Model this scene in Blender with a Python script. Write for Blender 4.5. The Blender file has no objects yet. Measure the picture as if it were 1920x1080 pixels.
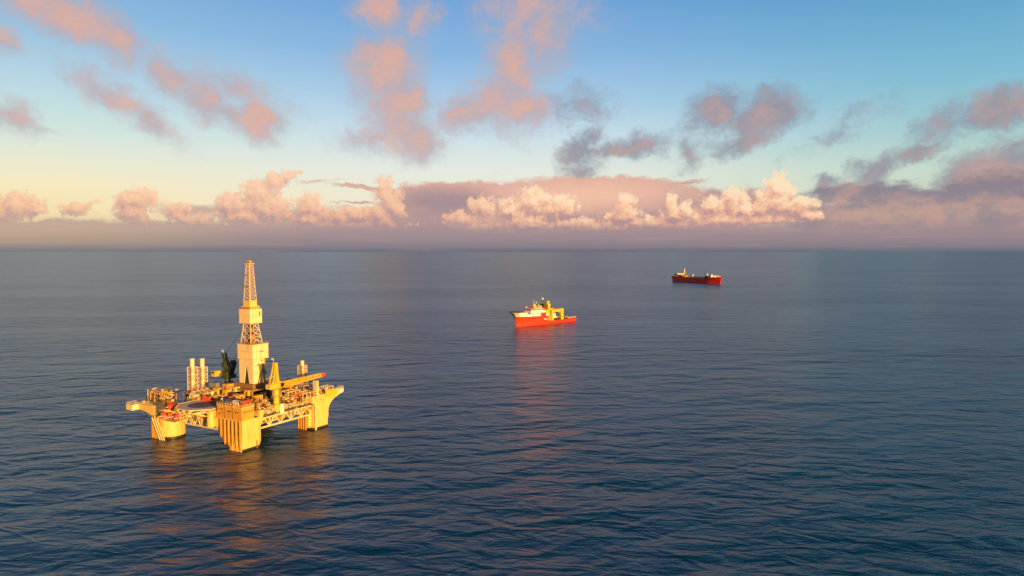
import bpy, bmesh, math, random
from mathutils import Vector, Matrix
R = math.radians
scn = bpy.context.scene
COL = scn.collection

# ------------------------------------------------------------------ camera
CAM_H = 109.0
PITCH = 3.05
cd = bpy.data.cameras.new('camera'); cam = bpy.data.objects.new('camera', cd); COL.objects.link(cam)
cam.location = (0, 0, CAM_H); cam.rotation_euler = (R(90 - PITCH), 0, 0)
cd.sensor_width = 36; cd.lens = 24.0; cd.clip_start = 1; cd.clip_end = 900000
scn.camera = cam
scn.view_settings.view_transform = 'Standard'; scn.view_settings.look = 'None'
scn.view_settings.gamma = 1; scn.view_settings.exposure = 0.62
try: scn.view_settings.use_curve_mapping = False
except Exception: pass

def lin(c):
    out = []
    for v in c[:3]:
        v = v / 255.0
        out.append(v / 12.92 if v <= 0.04045 else ((v + 0.055) / 1.055) ** 2.4)
    return tuple(out) + (1.0,)

# ------------------------------------------------------------------ sun
SUN_EL = 9.0
SUN_AZ = 144.0                   # compass from +Y clockwise: behind the camera, to its right
sd = bpy.data.lights.new('sun', 'SUN'); sun = bpy.data.objects.new('sun', sd); COL.objects.link(sun)
sd.energy = 5.0; sd.angle = R(0.5); sd.color = (1.0, 0.62, 0.21)
sv = Vector((math.sin(R(SUN_AZ)) * math.cos(R(SUN_EL)), math.cos(R(SUN_AZ)) * math.cos(R(SUN_EL)), math.sin(R(SUN_EL))))
sun.rotation_euler = sv.to_track_quat('Z', 'Y').to_euler()

# ------------------------------------------------------------------ node helper
class N:
    def __init__(s, nt): s.nt = nt
    def new(s, t, **kw):
        n = s.nt.nodes.new(t)
        for k, v in kw.items(): setattr(n, k, v)
        return n
    def put(s, sock, v):
        if hasattr(v, 'is_output'): s.nt.links.new(v, sock)
        elif v is not None: sock.default_value = v
    def m(s, op, a, b=None, c=None, clamp=False):
        n = s.new('ShaderNodeMath', operation=op, use_clamp=clamp)
        s.put(n.inputs[0], a); s.put(n.inputs[1], b)
        if c is not None: s.put(n.inputs[2], c)
        return n.outputs[0]
    def v(s, op, a, b=None, scale=None):
        n = s.new('ShaderNodeVectorMath', operation=op)
        s.put(n.inputs[0], a)
        if b is not None: s.put(n.inputs[1], b)
        if scale is not None: s.put(n.inputs['Scale'], scale)
        return n.outputs['Value'] if op in ('LENGTH', 'DOT_PRODUCT', 'DISTANCE') else n.outputs['Vector']
    def xyz(s, x, y, z=0.0):
        n = s.new('ShaderNodeCombineXYZ'); s.put(n.inputs[0], x); s.put(n.inputs[1], y); s.put(n.inputs[2], z); return n.outputs[0]
    def sep(s, v):
        n = s.new('ShaderNodeSeparateXYZ'); s.put(n.inputs[0], v); return n.outputs
    def noise(s, vec, scale, detail=4, rough=0.55, dist=0.0, dim='3D', lac=2.0):
        n = s.new('ShaderNodeTexNoise', noise_dimensions=dim)
        s.put(n.inputs['Vector'], vec); s.put(n.inputs['Scale'], scale); s.put(n.inputs['Detail'], detail)
        s.put(n.inputs['Roughness'], rough); s.put(n.inputs['Distortion'], dist); s.put(n.inputs['Lacunarity'], lac)
        return n.outputs
    def rng(s, v, a, b, c=0.0, d=1.0, smooth=True):
        n = s.new('ShaderNodeMapRange', interpolation_type='SMOOTHSTEP' if smooth else 'LINEAR')
        s.put(n.inputs[0], v); s.put(n.inputs[1], a); s.put(n.inputs[2], b); s.put(n.inputs[3], c); s.put(n.inputs[4], d)
        return n.outputs[0]
    def mix(s, f, a, b, mode='MIX'):
        n = s.new('ShaderNodeMix', data_type='RGBA', blend_type=mode)
        s.put(n.inputs[0], f); s.put(n.inputs[6], a); s.put(n.inputs[7], b)
        return n.outputs[2]
    def ramp(s, f, stops, interp='LINEAR'):
        n = s.new('ShaderNodeValToRGB'); cr = n.color_ramp; cr.interpolation = interp
        while len(cr.elements) > 1: cr.elements.remove(cr.elements[-1])
        cr.elements[0].position = stops[0][0]; cr.elements[0].color = stops[0][1]
        for p, c in stops[1:]:
            e = cr.elements.new(p); e.color = c
        s.put(n.inputs[0], f)
        return n.outputs[0]
    def mapping(s, vec, loc, rz, sc):
        n = s.new('ShaderNodeMapping', vector_type='TEXTURE')
        s.put(n.inputs['Vector'], vec); n.inputs['Location'].default_value = loc
        n.inputs['Rotation'].default_value = (0, 0, rz); n.inputs['Scale'].default_value = sc
        return n.outputs[0]

# ------------------------------------------------------------------ sky (azimuth / elevation, in degrees, of a view direction)
def azel(px, py):
    x = (px - 960) / 1280.0; y = -(py - 540) / 1280.0; p = R(PITCH)
    d = Vector((x, math.cos(p) + y * math.sin(p), -math.sin(p) + y * math.cos(p))).normalized()
    return math.degrees(math.atan2(d.x, d.y)), math.degrees(math.asin(d.z))

world = bpy.data.worlds.new('World'); scn.world = world; world.use_nodes = True
wt = world.node_tree; wt.nodes.clear(); W = N(wt)
tc = W.new('ShaderNodeTexCoord'); dirv = W.v('NORMALIZE', tc.outputs['Generated'])
dx, dy, dz = W.sep(dirv)
az = W.m('MULTIPLY', W.m('ARCTAN2', dx, dy), 57.29578)
el = W.m('MULTIPLY', W.m('ARCSINE', dz), 57.29578)
sky_t = W.new('ShaderNodeTexSky', sky_type='NISHITA', sun_disc=False, sun_elevation=R(SUN_EL), sun_rotation=R(SUN_AZ))
elr = W.m('MULTIPLY', W.m('MAXIMUM', el, 0.0), 1 / 90.0)
def el_stops(lst): return [(e / 90.0, lin(c)) for e, c in lst]
r_l = W.ramp(elr, el_stops([(0, (222, 196, 150)), (2.6, (240, 218, 168)), (4.6, (243, 228, 186)), (6.4, (230, 228, 205)), (8.5, (205, 224, 216)), (12, (176, 208, 224)), (16, (140, 184, 218)), (22, (98, 152, 205)), (30, (50, 108, 172)), (52, (14, 54, 108)), (90, (8, 36, 78))]))
r_c = W.ramp(elr, el_stops([(0, (230, 205, 180)), (3.5, (236, 226, 200)), (6.5, (226, 230, 218)), (9.3, (202, 221, 228)), (11.8, (172, 204, 228)), (15.9, (134, 178, 220)), (19.8, (108, 160, 214)), (24, (72, 134, 200)), (30, (34, 100, 172)), (48, (8, 42, 88)), (90, (4, 24, 54))]))
r_r = W.ramp(elr, el_stops([(0, (200, 190, 165)), (3.5, (205, 214, 190)), (6.0, (192, 213, 200)), (8.5, (162, 202, 206)), (12, (128, 186, 208)), (16, (104, 168, 204)), (20, (80, 148, 196)), (24, (36, 120, 172)), (30, (8, 88, 142)), (52, (0, 44, 86)), (90, (0, 32, 66))]))
clear = W.mix(W.rng(az, -38, -6), r_l, r_c)
clear = W.mix(W.rng(az, 0, 36), clear, r_r)
# behind the camera the low sun warms the lower sky
back = W.rng(dy, 0.3, -0.5)
r_b = W.ramp(elr, el_stops([(0, (190, 120, 62)), (8, (150, 108, 76)), (20, (88, 92, 100)), (45, (36, 62, 98)), (90, (16, 46, 96))]))
clear = W.mix(back, clear, r_b)

pvec = W.xyz(az, el, 0.0)
wa = W.noise(pvec, 0.32, 3, 0.6)['Color']
warp1 = W.v('SUBTRACT', wa, (0.5, 0.5, 0.5))
wb = W.noise(pvec, 1.3, 4, 0.65)['Color']
warp2 = W.v('SUBTRACT', wb, (0.5, 0.5, 0.5))
p_soft = W.v('ADD', W.v('ADD', pvec, W.v('MULTIPLY', warp1, (3.0, 2.6, 0))), W.v('MULTIPLY', warp2, (0.9, 0.8, 0)))
p_cum = W.v('ADD', pvec, W.v('MULTIPLY', warp2, (0.6, 0.5, 0)))

def blobs(G, vec, lst, k=0.18, after=0.0):
    """soft union of ellipses (x, y, rx, ry, tilt, weight): 1 in the middle, 0 at the rim.
    The running result rides in z (scaled away) so the ellipses are evaluated one after another."""
    acc = after; first = True
    vx, vy, _ = G.sep(vec)
    for b in lst:
        px, py, rx, ry = b[:4]; rot = b[4] if len(b) > 4 else 0; w = b[5] if len(b) > 5 else 1.0
        a0, e0 = azel(px, py); a1, _ = azel(px + 10, py); _, e1 = azel(px, py - 10)
        sx = abs(a1 - a0) / 10; sy = abs(e1 - e0) / 10
        q = G.mapping(G.xyz(vx, vy, acc), (a0, e0, 0), R(rot), (max(rx * sx, .02), max(ry * sy, .02), 1.0e6))
        d = G.m('MULTIPLY_ADD', G.v('LENGTH', q), -w, w)
        acc = d if first else G.m('SMOOTH_MAX', acc, d, k)
        first = False
    return acc

PINK = [(120, 20, 135, 48, -20), (215, 75, 66, 42, -35, .9), (45, 0, 60, 30, -20, .8), (325, 145, 50, 34, -30, .75),
        (385, 185, 62, 32, -38, .8), (430, 215, 50, 24, -25, .7), (486, 226, 44, 44, 0, 1.1), (450, 165, 62, 18, -20, .35),
        (220, 185, 80, 20, -32, .5), (275, 226, 58, 18, -32, .45), (22, 222, 46, 24, -15, .55), (0, 72, 24, 28, 0, .5),
        (712, 20, 52, 34, 0, 1.0), (785, 38, 22, 36, -60, .45), (722, 130, 68, 66, 10, 1.1), (748, 190, 58, 62, -10, 1.1),
        (762, 245, 66, 46, -20, 1.0), (790, 275, 30, 26, 0, .9), (700, 262, 45, 20, 0, .5), (962, 125, 42, 112, 4, .9),
        (1025, 62, 38, 70, 0, .7), (938, 190, 66, 44, 0, .95), (875, 208, 50, 34, 10, .95), (985, 208, 58, 34, 0, .9), (1000, 15, 80, 50, 0, .5)]
GREY = [(1090, 192, 42, 26, 0, .35), (1085, 282, 40, 28, 0, .9), (1110, 256, 18, 24, 0, .6), (1088, 316, 34, 20, 0, .45), (1195, 275, 55, 28, 8, .9),
        (1148, 285, 46, 16, 0, .6), (1338, 215, 58, 44, 20, .8), (1432, 218, 80, 44, 18, 1.05), (1398, 262, 62, 24, 15, .7), (1292, 285, 26, 28, 0, .5),
        (1865, 203, 74, 34, 22, 1.0), (1918, 185, 30, 26, 0, .7), (1712, 288, 50, 22, 12, .8), (1640, 318, 46, 28, 8, .8), (1750, 245, 80, 28, 28, .45),
        (1553, 342, 36, 14, 0, .8), (1850, 322, 92, 46, 5, 1.1), (1925, 330, 70, 60, 0, 1.1), (1900, 270, 60, 30, 0, .4), (1580, 240, 60, 12, 25, .22)]
n_soft = W.noise(W.v('MULTIPLY', p_soft, (1, 1.25, 1)), 0.55, 7, 0.62)['Fac']
n_fine = W.noise(W.v('MULTIPLY', pvec, (1, 1.4, 1)), 2.2, 6, 0.66)['Fac']
def soft_cloud(lst, gain, after=0.0, lo=-0.62, hi=0.62):
    f = blobs(W, p_soft, lst, after=after)
    f = W.m('ADD', f, W.m('MULTIPLY', W.m('SUBTRACT', n_soft, 0.5), 1.15))
    f = W.m('ADD', f, W.m('MULTIPLY', W.m('SUBTRACT', n_fine, 0.5), 0.5))
    return f, W.m('MULTIPLY', W.rng(f, lo, hi), gain)
fp, dp = soft_cloud(PINK, 0.92)
fg, dg = soft_cloud(GREY, 0.9, dp, -0.40, 0.60)
n_tone = W.noise(pvec, 0.42, 3, 0.5)['Fac']
pk = W.mix(W.rng(W.m('ADD', fp, W.m('MULTIPLY', W.m('SUBTRACT', n_tone, 0.5), 2.6)), -0.1, 1.2), lin((180, 168, 176)), lin((220, 168, 148)))
pk = W.mix(W.rng(n_soft, 0.52, 0.78, 0, .6), pk, lin((232, 174, 142)))
gk = W.mix(W.rng(W.m('ADD', fg, W.m('MULTIPLY', W.m('SUBTRACT', n_tone, 0.5), 2.2)), -0.1, 1.1), lin((134, 138, 154)), lin((184, 148, 146)))
grain = W.rng(n_fine, 0.62, 0.36, 0, 0.32)          # thinner, greyer folds inside each cloud
pk = W.mix(grain, pk, lin((184, 164, 176)))
gk = W.mix(grain, gk, lin((136, 136, 154)))
sky = W.mix(dp, clear, pk)
sky = W.mix(dg, sky, gk)

# flat cloud bank along the horizon
BANK = [(1010, 405, 330, 78, 0, 1.0), (880, 362, 190, 26, 0, .9), (1140, 352, 200, 26, -2, 1.0), (1330, 395, 230, 48, 0, 1.0), (1720, 425, 330, 88, 0, 1.1),
        (1620, 365, 150, 28, 0, .8), (1880, 385, 160, 80, 0, 1.1), (690, 353, 85, 6, -6, .6), (665, 379, 60, 4, 0, .45), (330, 434, 900, 22, 0, .9), (700, 420, 300, 40, 0, .7),
        (1290, 340, 50, 7, 5, .35), (600, 338, 70, 5, 6, .2), (430, 398, 260, 16, 0, .35), (785, 392, 90, 34, 0, 1.0), (1290, 436, 260, 24, 0, 1.0)]
p_bank = W.v('ADD', W.v('ADD', pvec, W.v('MULTIPLY', warp2, (1.6, 0.7, 0))), W.v('MULTIPLY', warp1, (2.0, 0.7, 0)))
fb = blobs(W, p_bank, BANK, 0.1, dg)
n_bank = W.noise(W.v('MULTIPLY', pvec, (0.7, 2.0, 1)), 0.7, 6, 0.6)['Fac']
fb = W.m('ADD', fb, W.m('MULTIPLY', W.m('SUBTRACT', n_bank, 0.5), 0.6))
db = W.m('MULTIPLY', W.rng(fb, 0.0, 0.32), 0.96)
b_top = W.rng(W.m('ADD', el, W.m('MULTIPLY', n_bank, 2.4)), 3.2, 6.6)
bc_mid = W.mix(b_top, lin((166, 134, 140)), lin((216, 164, 150)))
bc_left = W.mix(b_top, lin((186, 158, 152)), lin((206, 172, 156)))
n_br = W.noise(W.v('MULTIPLY', p_bank, (1, 1.7, 1)), 0.33, 7, 0.58)['Fac']
bc_right = W.mix(W.rng(n_br, 0.36, 0.68), lin((134, 124, 138)), lin((190, 152, 142)))
bc = W.mix(W.rng(az, -22, -5), bc_left, bc_mid)
bc = W.mix(W.rng(az, 10, 24), bc, bc_right)
bank_dark = W.m('MULTIPLY', blobs(W, p_bank, [(830, 378, 130, 36, 0, 1.4)], after=fb), 1.0, clamp=True)
bc = W.mix(W.m('MULTIPLY', bank_dark, .85), bc, lin((150, 124, 138)))
bank_glow = W.m('MULTIPLY', blobs(W, p_bank, [(1100, 366, 210, 44, 0, 1.3), (1380, 405, 160, 30, 0, 1.1), (900, 415, 70, 22, 0, .8)], after=bank_dark), 1.0, clamp=True)
bc = W.mix(W.m('MULTIPLY', bank_glow, .85), bc, lin((240, 186, 160)))
sky = W.mix(db, sky, bc)

# towering cumulus
CUM = [(32, 386, 52, 28), (5, 400, 50, 28), (72, 392, 24, 15), (140, 392, 36, 12, 0, .7), (262, 371, 42, 19), (250, 398, 36, 32), (236, 372, 22, 15), (180, 378, 14, 5, 0, .5),
       (335, 400, 30, 20, 0, .8), (362, 410, 46, 14, 0, .8), (438, 384, 34, 27), (482, 360, 32, 26), (515, 341, 34, 17, 25), (542, 328, 26, 7, 15), (502, 390, 54, 34), (455, 405, 60, 22),
       (582, 388, 27, 26), (578, 412, 32, 20), (635, 407, 46, 16, 0, .8), (668, 402, 34, 16, 0, .8), (721, 360, 19, 32), (737, 386, 27, 29), (714, 406, 38, 26),
       (905, 389, 31, 22), (868, 412, 42, 18), (885, 426, 34, 12), (958, 396, 27, 25), (1000, 376, 32, 26), (1048, 386, 38, 22), (985, 420, 56, 22), (955, 434, 34, 15),
       (1172, 386, 22, 24), (1170, 406, 36, 16), (1258, 382, 14, 20), (1284, 390, 15, 18), (1270, 402, 34, 15), (1338, 386, 28, 19), (1376, 374, 30, 23), (1402, 391, 66, 21),
       (1462, 350, 30, 29), (1455, 376, 48, 28), (1500, 386, 34, 20), (1520, 402, 25, 13),
       (1000, 438, 120, 14, 0, .8), (1110, 426, 110, 18, 0, .8), (1235, 420, 110, 16, 0, .8), (1370, 412, 130, 16, 0, .9), (640, 420, 120, 8, 0, .6)]
gt = bpy.data.node_groups.new('cumulus_field', 'ShaderNodeTree')
gt.interface.new_socket('Vector', in_out='INPUT', socket_type='NodeSocketVector')
gt.interface.new_socket('After', in_out='INPUT', socket_type='NodeSocketFloat')
gt.interface.new_socket('Field', in_out='OUTPUT', socket_type='NodeSocketFloat')
G = N(gt); gi = G.new('NodeGroupInput'); go = G.new('NodeGroupOutput')
gv = gi.outputs[0]
gw = G.v('SUBTRACT', G.noise(gv, 1.5, 4, 0.62)['Color'], (0.5, 0.5, 0.5))
gp = G.v('ADD', gv, G.v('MULTIPLY', gw, (0.9, 0.8, 0)))
vo = G.new('ShaderNodeTexVoronoi', feature='SMOOTH_F1', voronoi_dimensions='2D')
G.put(vo.inputs['Vector'], gp); vo.inputs['Scale'].default_value = 1.5; vo.inputs['Smoothness'].default_value = 0.35
vo.inputs['Detail'].default_value = 2.5; vo.inputs['Roughness'].default_value = 0.55
gf = blobs(G, gp, CUM, 0.12, gi.outputs[1])
gf = G.m('ADD', gf, G.m('MULTIPLY', G.m('SUBTRACT', 0.42, vo.outputs['Distance']), 0.62))
gf = G.m('ADD', gf, G.m('MULTIPLY', G.m('SUBTRACT', G.noise(gv, 4.5, 6, 0.6)['Fac'], 0.5), 0.36))
G.put(go.inputs[0], gf)
def cum(vec, after):
    n = W.new('ShaderNodeGroup'); n.node_tree = gt; W.put(n.inputs[0], vec); W.put(n.inputs[1], after); return n.outputs[0]
f0 = cum(pvec, bank_glow); f1 = cum(W.v('ADD', pvec, (0.30, 0.50, 0)), f0)
base_cut = W.rng(el, 1.0, 2.4)                      # flat, soft cloud base
dc = W.m('MULTIPLY', W.m('MULTIPLY', W.rng(f0, -0.42, 0.06), base_cut), 0.88)
lit = W.m('MULTIPLY_ADD', W.m('SUBTRACT', f0, f1), 0.62, 0.44)
lit = W.m('ADD', lit, W.rng(el, 1.8, 4.6, -0.36, 0.22, False), clamp=True)
east = W.rng(az, -6, 3)
c_l = W.ramp(lit, [(0.0, lin((180, 144, 146))), (0.4, lin((224, 168, 144))), (1.0, lin((250, 198, 160)))])
c_r = W.ramp(W.m('MULTIPLY_ADD', lit, 1.12, 0.03, clamp=True), [(0.0, lin((176, 138, 142))), (0.3, lin((222, 164, 146))), (0.7, lin((250, 198, 158))), (1.0, lin((255, 222, 184)))])
cc = W.mix(east, c_l, c_r)
sky = W.mix(dc, sky, cc)

# thin haze that lies on the horizon
hz_l = W.ramp(W.m('DIVIDE', el, 3.0, clamp=True), [(0, lin((116, 122, 128))), (0.08, lin((132, 127, 126))), (0.2, lin((164, 146, 134))), (0.5, lin((190, 162, 140))), (1, lin((200, 172, 152)))])
hz_c = W.ramp(W.m('DIVIDE', el, 3.0, clamp=True), [(0, lin((98, 108, 128))), (0.045, lin((108, 111, 128))), (0.13, lin((130, 121, 134))), (0.35, lin((148, 131, 140))), (1, lin((164, 141, 145)))])
hz = W.mix(W.rng(az, -36, -14), hz_l, hz_c)
n_str = W.noise(W.v('MULTIPLY', pvec, (0.12, 3.0, 1)), 1.0, 4, 0.6)['Fac']
hz = W.mix(W.rng(n_str, 0.5, 0.75, 0, 0.22), hz, lin((206, 160, 148)))
sky = W.mix(W.rng(W.m('ADD', el, W.m('MULTIPLY', n_str, 0.8)), 3.3, 1.4), sky, hz)
sky = W.mix(W.rng(dz, 0.0, -0.02), sky, (0.004, 0.018, 0.035, 1))

bright = W.v('SCALE', sky, scale=6.85)
fin = W.mix(0.05, bright, sky_t.outputs[0])
bg = W.new('ShaderNodeBackground'); bg.inputs['Strength'].default_value = 0.1
W.put(bg.inputs['Color'], fin)
wo = W.new('ShaderNodeOutputWorld'); wt.links.new(bg.outputs[0], wo.inputs[0])
world.cycles.sampling_method = 'NONE'

# ------------------------------------------------------------------ materials
MATS = {}
def paint(name, rgb, rough=0.5, dirt=0.35, dirt_rgb=(0.12, 0.07, 0.035), scale=0.35, metal=0.0):
    """weathered paint: blotches and vertical runs of dirt"""
    if name in MATS: return MATS[name]
    m = bpy.data.materials.new(name); m.use_nodes = True; nt = m.node_tree; nt.nodes.clear(); n = N(nt)
    g = n.new('ShaderNodeTexCoord').outputs['Object']
    a = n.noise(n.v('MULTIPLY', g, (1, 1, 0.22)), scale * 2.2, 5, 0.65)['Fac']
    b = n.noise(g, scale * 0.5, 3, 0.5)['Fac']
    f = n.rng(n.m('ADD', n.m('MULTIPLY', a, 0.7), n.m('MULTIPLY', b, 0.3)), 0.50, 0.66, 0.0, dirt)
    st = n.noise(n.v('MULTIPLY', g, (1, 1, 0.06)), scale * 6.0, 3, 0.6)['Fac']      # thin rust runs
    f2 = n.rng(st, 0.56, 0.72, 0.0, min(dirt * 1.3, .8))
    c = n.mix(f, tuple(rgb) + (1,), tuple(dirt_rgb) + (1,))
    c = n.mix(f2, c, tuple(dirt_rgb) + (1,))
    p = n.new('ShaderNodeBsdfPrincipled'); n.put(p.inputs['Base Color'], c)
    p.inputs['Roughness'].default_value = rough; p.inputs['Metallic'].default_value = metal
    o = n.new('ShaderNodeOutputMaterial'); nt.links.new(p.outputs[0], o.inputs[0])
    MATS[name] = m; return m
M_COL = paint('column_paint', (0.86, 0.53, 0.14), 0.55, 0.45, (0.42, 0.20, 0.04), 0.25)
M_TUBE = paint('caisson_paint', (0.58, 0.25, 0.03), 0.5, 0.5, (0.25, 0.10, 0.02), 0.4)
M_WHITE = paint('cream_cladding', (0.85, 0.66, 0.38), 0.5, 0.34, (0.45, 0.26, 0.08), 0.3)
M_TRUSS = paint('brace_paint', (0.80, 0.60, 0.28), 0.5, 0.3, (0.3, 0.14, 0.05), 0.5)
M_LATT = paint('lattice_paint', (0.72, 0.50, 0.30), 0.5, 0.3, (0.3, 0.12, 0.05), 0.5)
M_YEL = paint('crane_yellow', (0.80, 0.46, 0.02), 0.45, 0.2, (0.3, 0.14, 0.02), 0.5)
M_ORG = paint('house_orange', (0.76, 0.34, 0.045), 0.5, 0.3, (0.3, 0.1, 0.02), 0.5)
M_BROWN = paint('rusty_brown', (0.30, 0.15, 0.05), 0.6, 0.5, (0.08, 0.04, 0.02), 0.6)
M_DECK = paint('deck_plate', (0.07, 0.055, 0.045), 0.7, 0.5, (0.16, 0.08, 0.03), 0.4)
M_DARK = paint('dark_steel', (0.035, 0.033, 0.035), 0.55, 0.4, (0.1, 0.06, 0.03), 0.6)
M_GREY = paint('grey_steel', (0.24, 0.22, 0.20), 0.5, 0.4, (0.1, 0.06, 0.03), 0.5)
M_HELI = paint('helideck_surface', (0.66, 0.50, 0.40), 0.75, 0.35, (0.18, 0.12, 0.10), 0.3)
M_HELID = paint('helideck_circle', (0.11, 0.09, 0.08), 0.75, 0.3, (0.08, 0.06, 0.05), 0.3)
M_GREEN = paint('crane_green', (0.045, 0.062, 0.022), 0.5, 0.3, (0.05, 0.03, 0.01), 0.5)
M_RED = paint('safety_red', (0.72, 0.075, 0.03), 0.4, 0.15, (0.3, 0.04, 0.02), 0.5)
M_BLUE = paint('container_blue', (0.03, 0.07, 0.22), 0.45, 0.25, scale=0.6)
M_CWHITE = paint('container_white', (0.76, 0.70, 0.62), 0.45, 0.25, scale=0.6)
M_GLASS = paint('dark_window', (0.015, 0.02, 0.025), 0.12, 0.0)
M_WET = paint('wet_waterline', (0.035, 0.022, 0.012), 0.35, 0.5, (0.12, 0.07, 0.02), 0.8)
M_MARK = paint('deck_marking', (0.72, 0.62, 0.45), 0.6, 0.3, (0.3, 0.2, 0.12), 0.5)
M_SHIPR = paint('hull_red', (0.86, 0.045, 0.022), 0.4, 0.12, (0.5, 0.03, 0.02), 0.12)
M_TANKR = paint('tanker_red', (0.80, 0.030, 0.016), 0.45, 0.25, (0.35, 0.02, 0.015), 0.04)
M_SHIPW = paint('ship_white', (0.82, 0.80, 0.84), 0.45, 0.15, (0.5, 0.38, 0.25), 0.2)
M_SHIPG = paint('ship_deck_green', (0.06, 0.09, 0.06), 0.6, 0.3)

# ------------------------------------------------------------------ mesh builder
class MB:
    def __init__(s): s.v = []; s.f = []
    def add(s, vs, fs):
        b = len(s.v); s.v += [tuple(v) for v in vs]; s.f += [tuple(i + b for i in f) for f in fs]; return s
    def box(s, x0, x1, y0, y1, z0, z1):
        return s.add([(x0, y0, z0), (x1, y0, z0), (x1, y1, z0), (x0, y1, z0), (x0, y0, z1), (x1, y0, z1), (x1, y1, z1), (x0, y1, z1)],
                     [(0, 3, 2, 1), (4, 5, 6, 7), (0, 1, 5, 4), (1, 2, 6, 5), (2, 3, 7, 6), (3, 0, 4, 7)])
    def cbox(s, cx, cy, cz, sx, sy, sz): return s.box(cx - sx / 2, cx + sx / 2, cy - sy / 2, cy + sy / 2, cz, cz + sz)
    def bar(s, a, b, w, h=None):
        h = h or w; a = Vector(a); b = Vector(b); d = (b - a).normalized()
        up = Vector((0, 0, 1)) if abs(d.z) < 0.95 else Vector((1, 0, 0))
        r = d.cross(up).normalized() * w / 2; u = r.cross(d).normalized() * h / 2
        vs = [a - r - u, a + r - u, a + r + u, a - r + u, b - r - u, b + r - u, b + r + u, b - r + u]
        return s.add(vs, [(0, 1, 2, 3), (7, 6, 5, 4), (0, 4, 5, 1), (1, 5, 6, 2), (2, 6, 7, 3), (3, 7, 4, 0)])
    def tube(s, a, b, r, r2=None, n=10):
        r2 = r if r2 is None else r2; a = Vector(a); b = Vector(b); d = (b - a).normalized()
        up = Vector((0, 0, 1)) if abs(d.z) < 0.95 else Vector((1, 0, 0))
        x = d.cross(up).normalized(); y = d.cross(x)
        vs = [a + (x * math.cos(t) + y * math.sin(t)) * r for t in [2 * math.pi * i / n for i in range(n)]]
        vs += [b + (x * math.cos(t) + y * math.sin(t)) * r2 for t in [2 * math.pi * i / n for i in range(n)]]
        fs = [(i, (i + 1) % n, n + (i + 1) % n, n + i) for i in range(n)] + [tuple(range(n))[::-1], tuple(range(n, 2 * n))]
        return s.add(vs, fs)
    def prism(s, poly, z0, z1, poly2=None):
        n = len(poly); poly2 = poly2 or poly
        vs = [(x, y, z0) for x, y in poly] + [(x, y, z1) for x, y in poly2]
        return s.add(vs, [(i, (i + 1) % n, n + (i + 1) % n, n + i) for i in range(n)] + [tuple(range(n))[::-1], tuple(range(n, 2 * n))])
    def extr(s, prof, axis, c0, c1):
        """profile (t, z) swept along x or y between c0 and c1"""
        n = len(prof)
        P = (lambda c, t, z: (c, t, z)) if axis == 'x' else (lambda c, t, z: (t, c, z))
        vs = [P(c0, t, z) for t, z in prof] + [P(c1, t, z) for t, z in prof]
        return s.add(vs, [(i, (i + 1) % n, n + (i + 1) % n, n + i) for i in range(n)] + [tuple(range(n))[::-1], tuple(range(n, 2 * n))])
    def ball(s, c, r, sz=1.0, nu=10, nv=6):
        vs = [(c[0], c[1], c[2] - r * sz)]
        for j in range(1, nv):
            p = -math.pi / 2 + math.pi * j / nv
            for i in range(nu):
                t = 2 * math.pi * i / nu
                vs.append((c[0] + r * math.cos(p) * math.cos(t), c[1] + r * math.cos(p) * math.sin(t), c[2] + r * sz * math.sin(p)))
        vs.append((c[0], c[1], c[2] + r * sz)); fs = []
        for i in range(nu): fs.append((0, 1 + (i + 1) % nu, 1 + i))
        for j in range(nv - 2):
            for i in range(nu):
                a = 1 + j * nu + i; b = 1 + j * nu + (i + 1) % nu; fs.append((a, b, b + nu, a + nu))
        l = 1 + (nv - 2) * nu
        for i in range(nu): fs.append((l + i, l + (i + 1) % nu, len(vs) - 1))
        return s.add(vs, fs)
    def lattice(s, p0, p1, w0, w1, n, t, up=(0, 0, 1)):
        """square lattice mast/boom from p0 to p1"""
        p0 = Vector(p0); p1 = Vector(p1); d = (p1 - p0).normalized(); up = Vector(up)
        if abs(d.dot(up)) > .95: up = Vector((0, 1, 0))
        x = d.cross(up).normalized(); y = x.cross(d)
        def c(k, i):
            w = (w0 + (w1 - w0) * k / n) / 2; q = p0 + (p1 - p0) * k / n
            sx, sy = [(-1, -1), (1, -1), (1, 1), (-1, 1)][i % 4]; return q + x * w * sx + y * w * sy
        for i in range(4): s.bar(c(0, i), c(n, i), t * 1.4)
        for k in range(n):
            for i in range(4):
                s.bar(c(k, i), c(k + 1, i + 1), t); s.bar(c(k, i + 1), c(k + 1, i), t) if k % 2 == 0 else None
                s.bar(c(k + 1, i), c(k + 1, i + 1), t)
        return s
    def rail(s, pts, h=1.2, step=2.0, t=0.12):
        for a, b in zip(pts, pts[1:]):
            a = Vector(a); b = Vector(b); n = max(1, int((b - a).length / step))
            for hh in (h, h * .55): s.bar(a + Vector((0, 0, hh)), b + Vector((0, 0, hh)), t)
            for i in range(n + 1):
                q = a + (b - a) * i / n; s.bar(q, q + Vector((0, 0, h)), t)
        return s
    def build(s, name, mat, parent=None, smooth=False, **tags):
        me = bpy.data.meshes.new(name); me.from_pydata(s.v, [], s.f); me.validate()
        bm = bmesh.new(); bm.from_mesh(me); bmesh.ops.recalc_face_normals(bm, faces=bm.faces); bm.to_mesh(me); bm.free()
        if smooth:
            for p in me.polygons: p.use_smooth = True
            try: me.set_sharp_from_angle(angle=R(35))
            except Exception: pass
        me.materials.append(mat)
        o = bpy.data.objects.new(name, me); COL.objects.link(o)
        if parent: o.parent = parent
        for k, v in tags.items(): o[k] = v
        return o
def thing(name, label, cat, loc=(0, 0, 0), rz=0.0, group=None):
    o = bpy.data.objects.new(name, None); COL.objects.link(o)
    o.location = loc; o.rotation_euler = (0, 0, rz); o['label'] = label; o['category'] = cat
    if group: o['group'] = group
    return o
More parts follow.
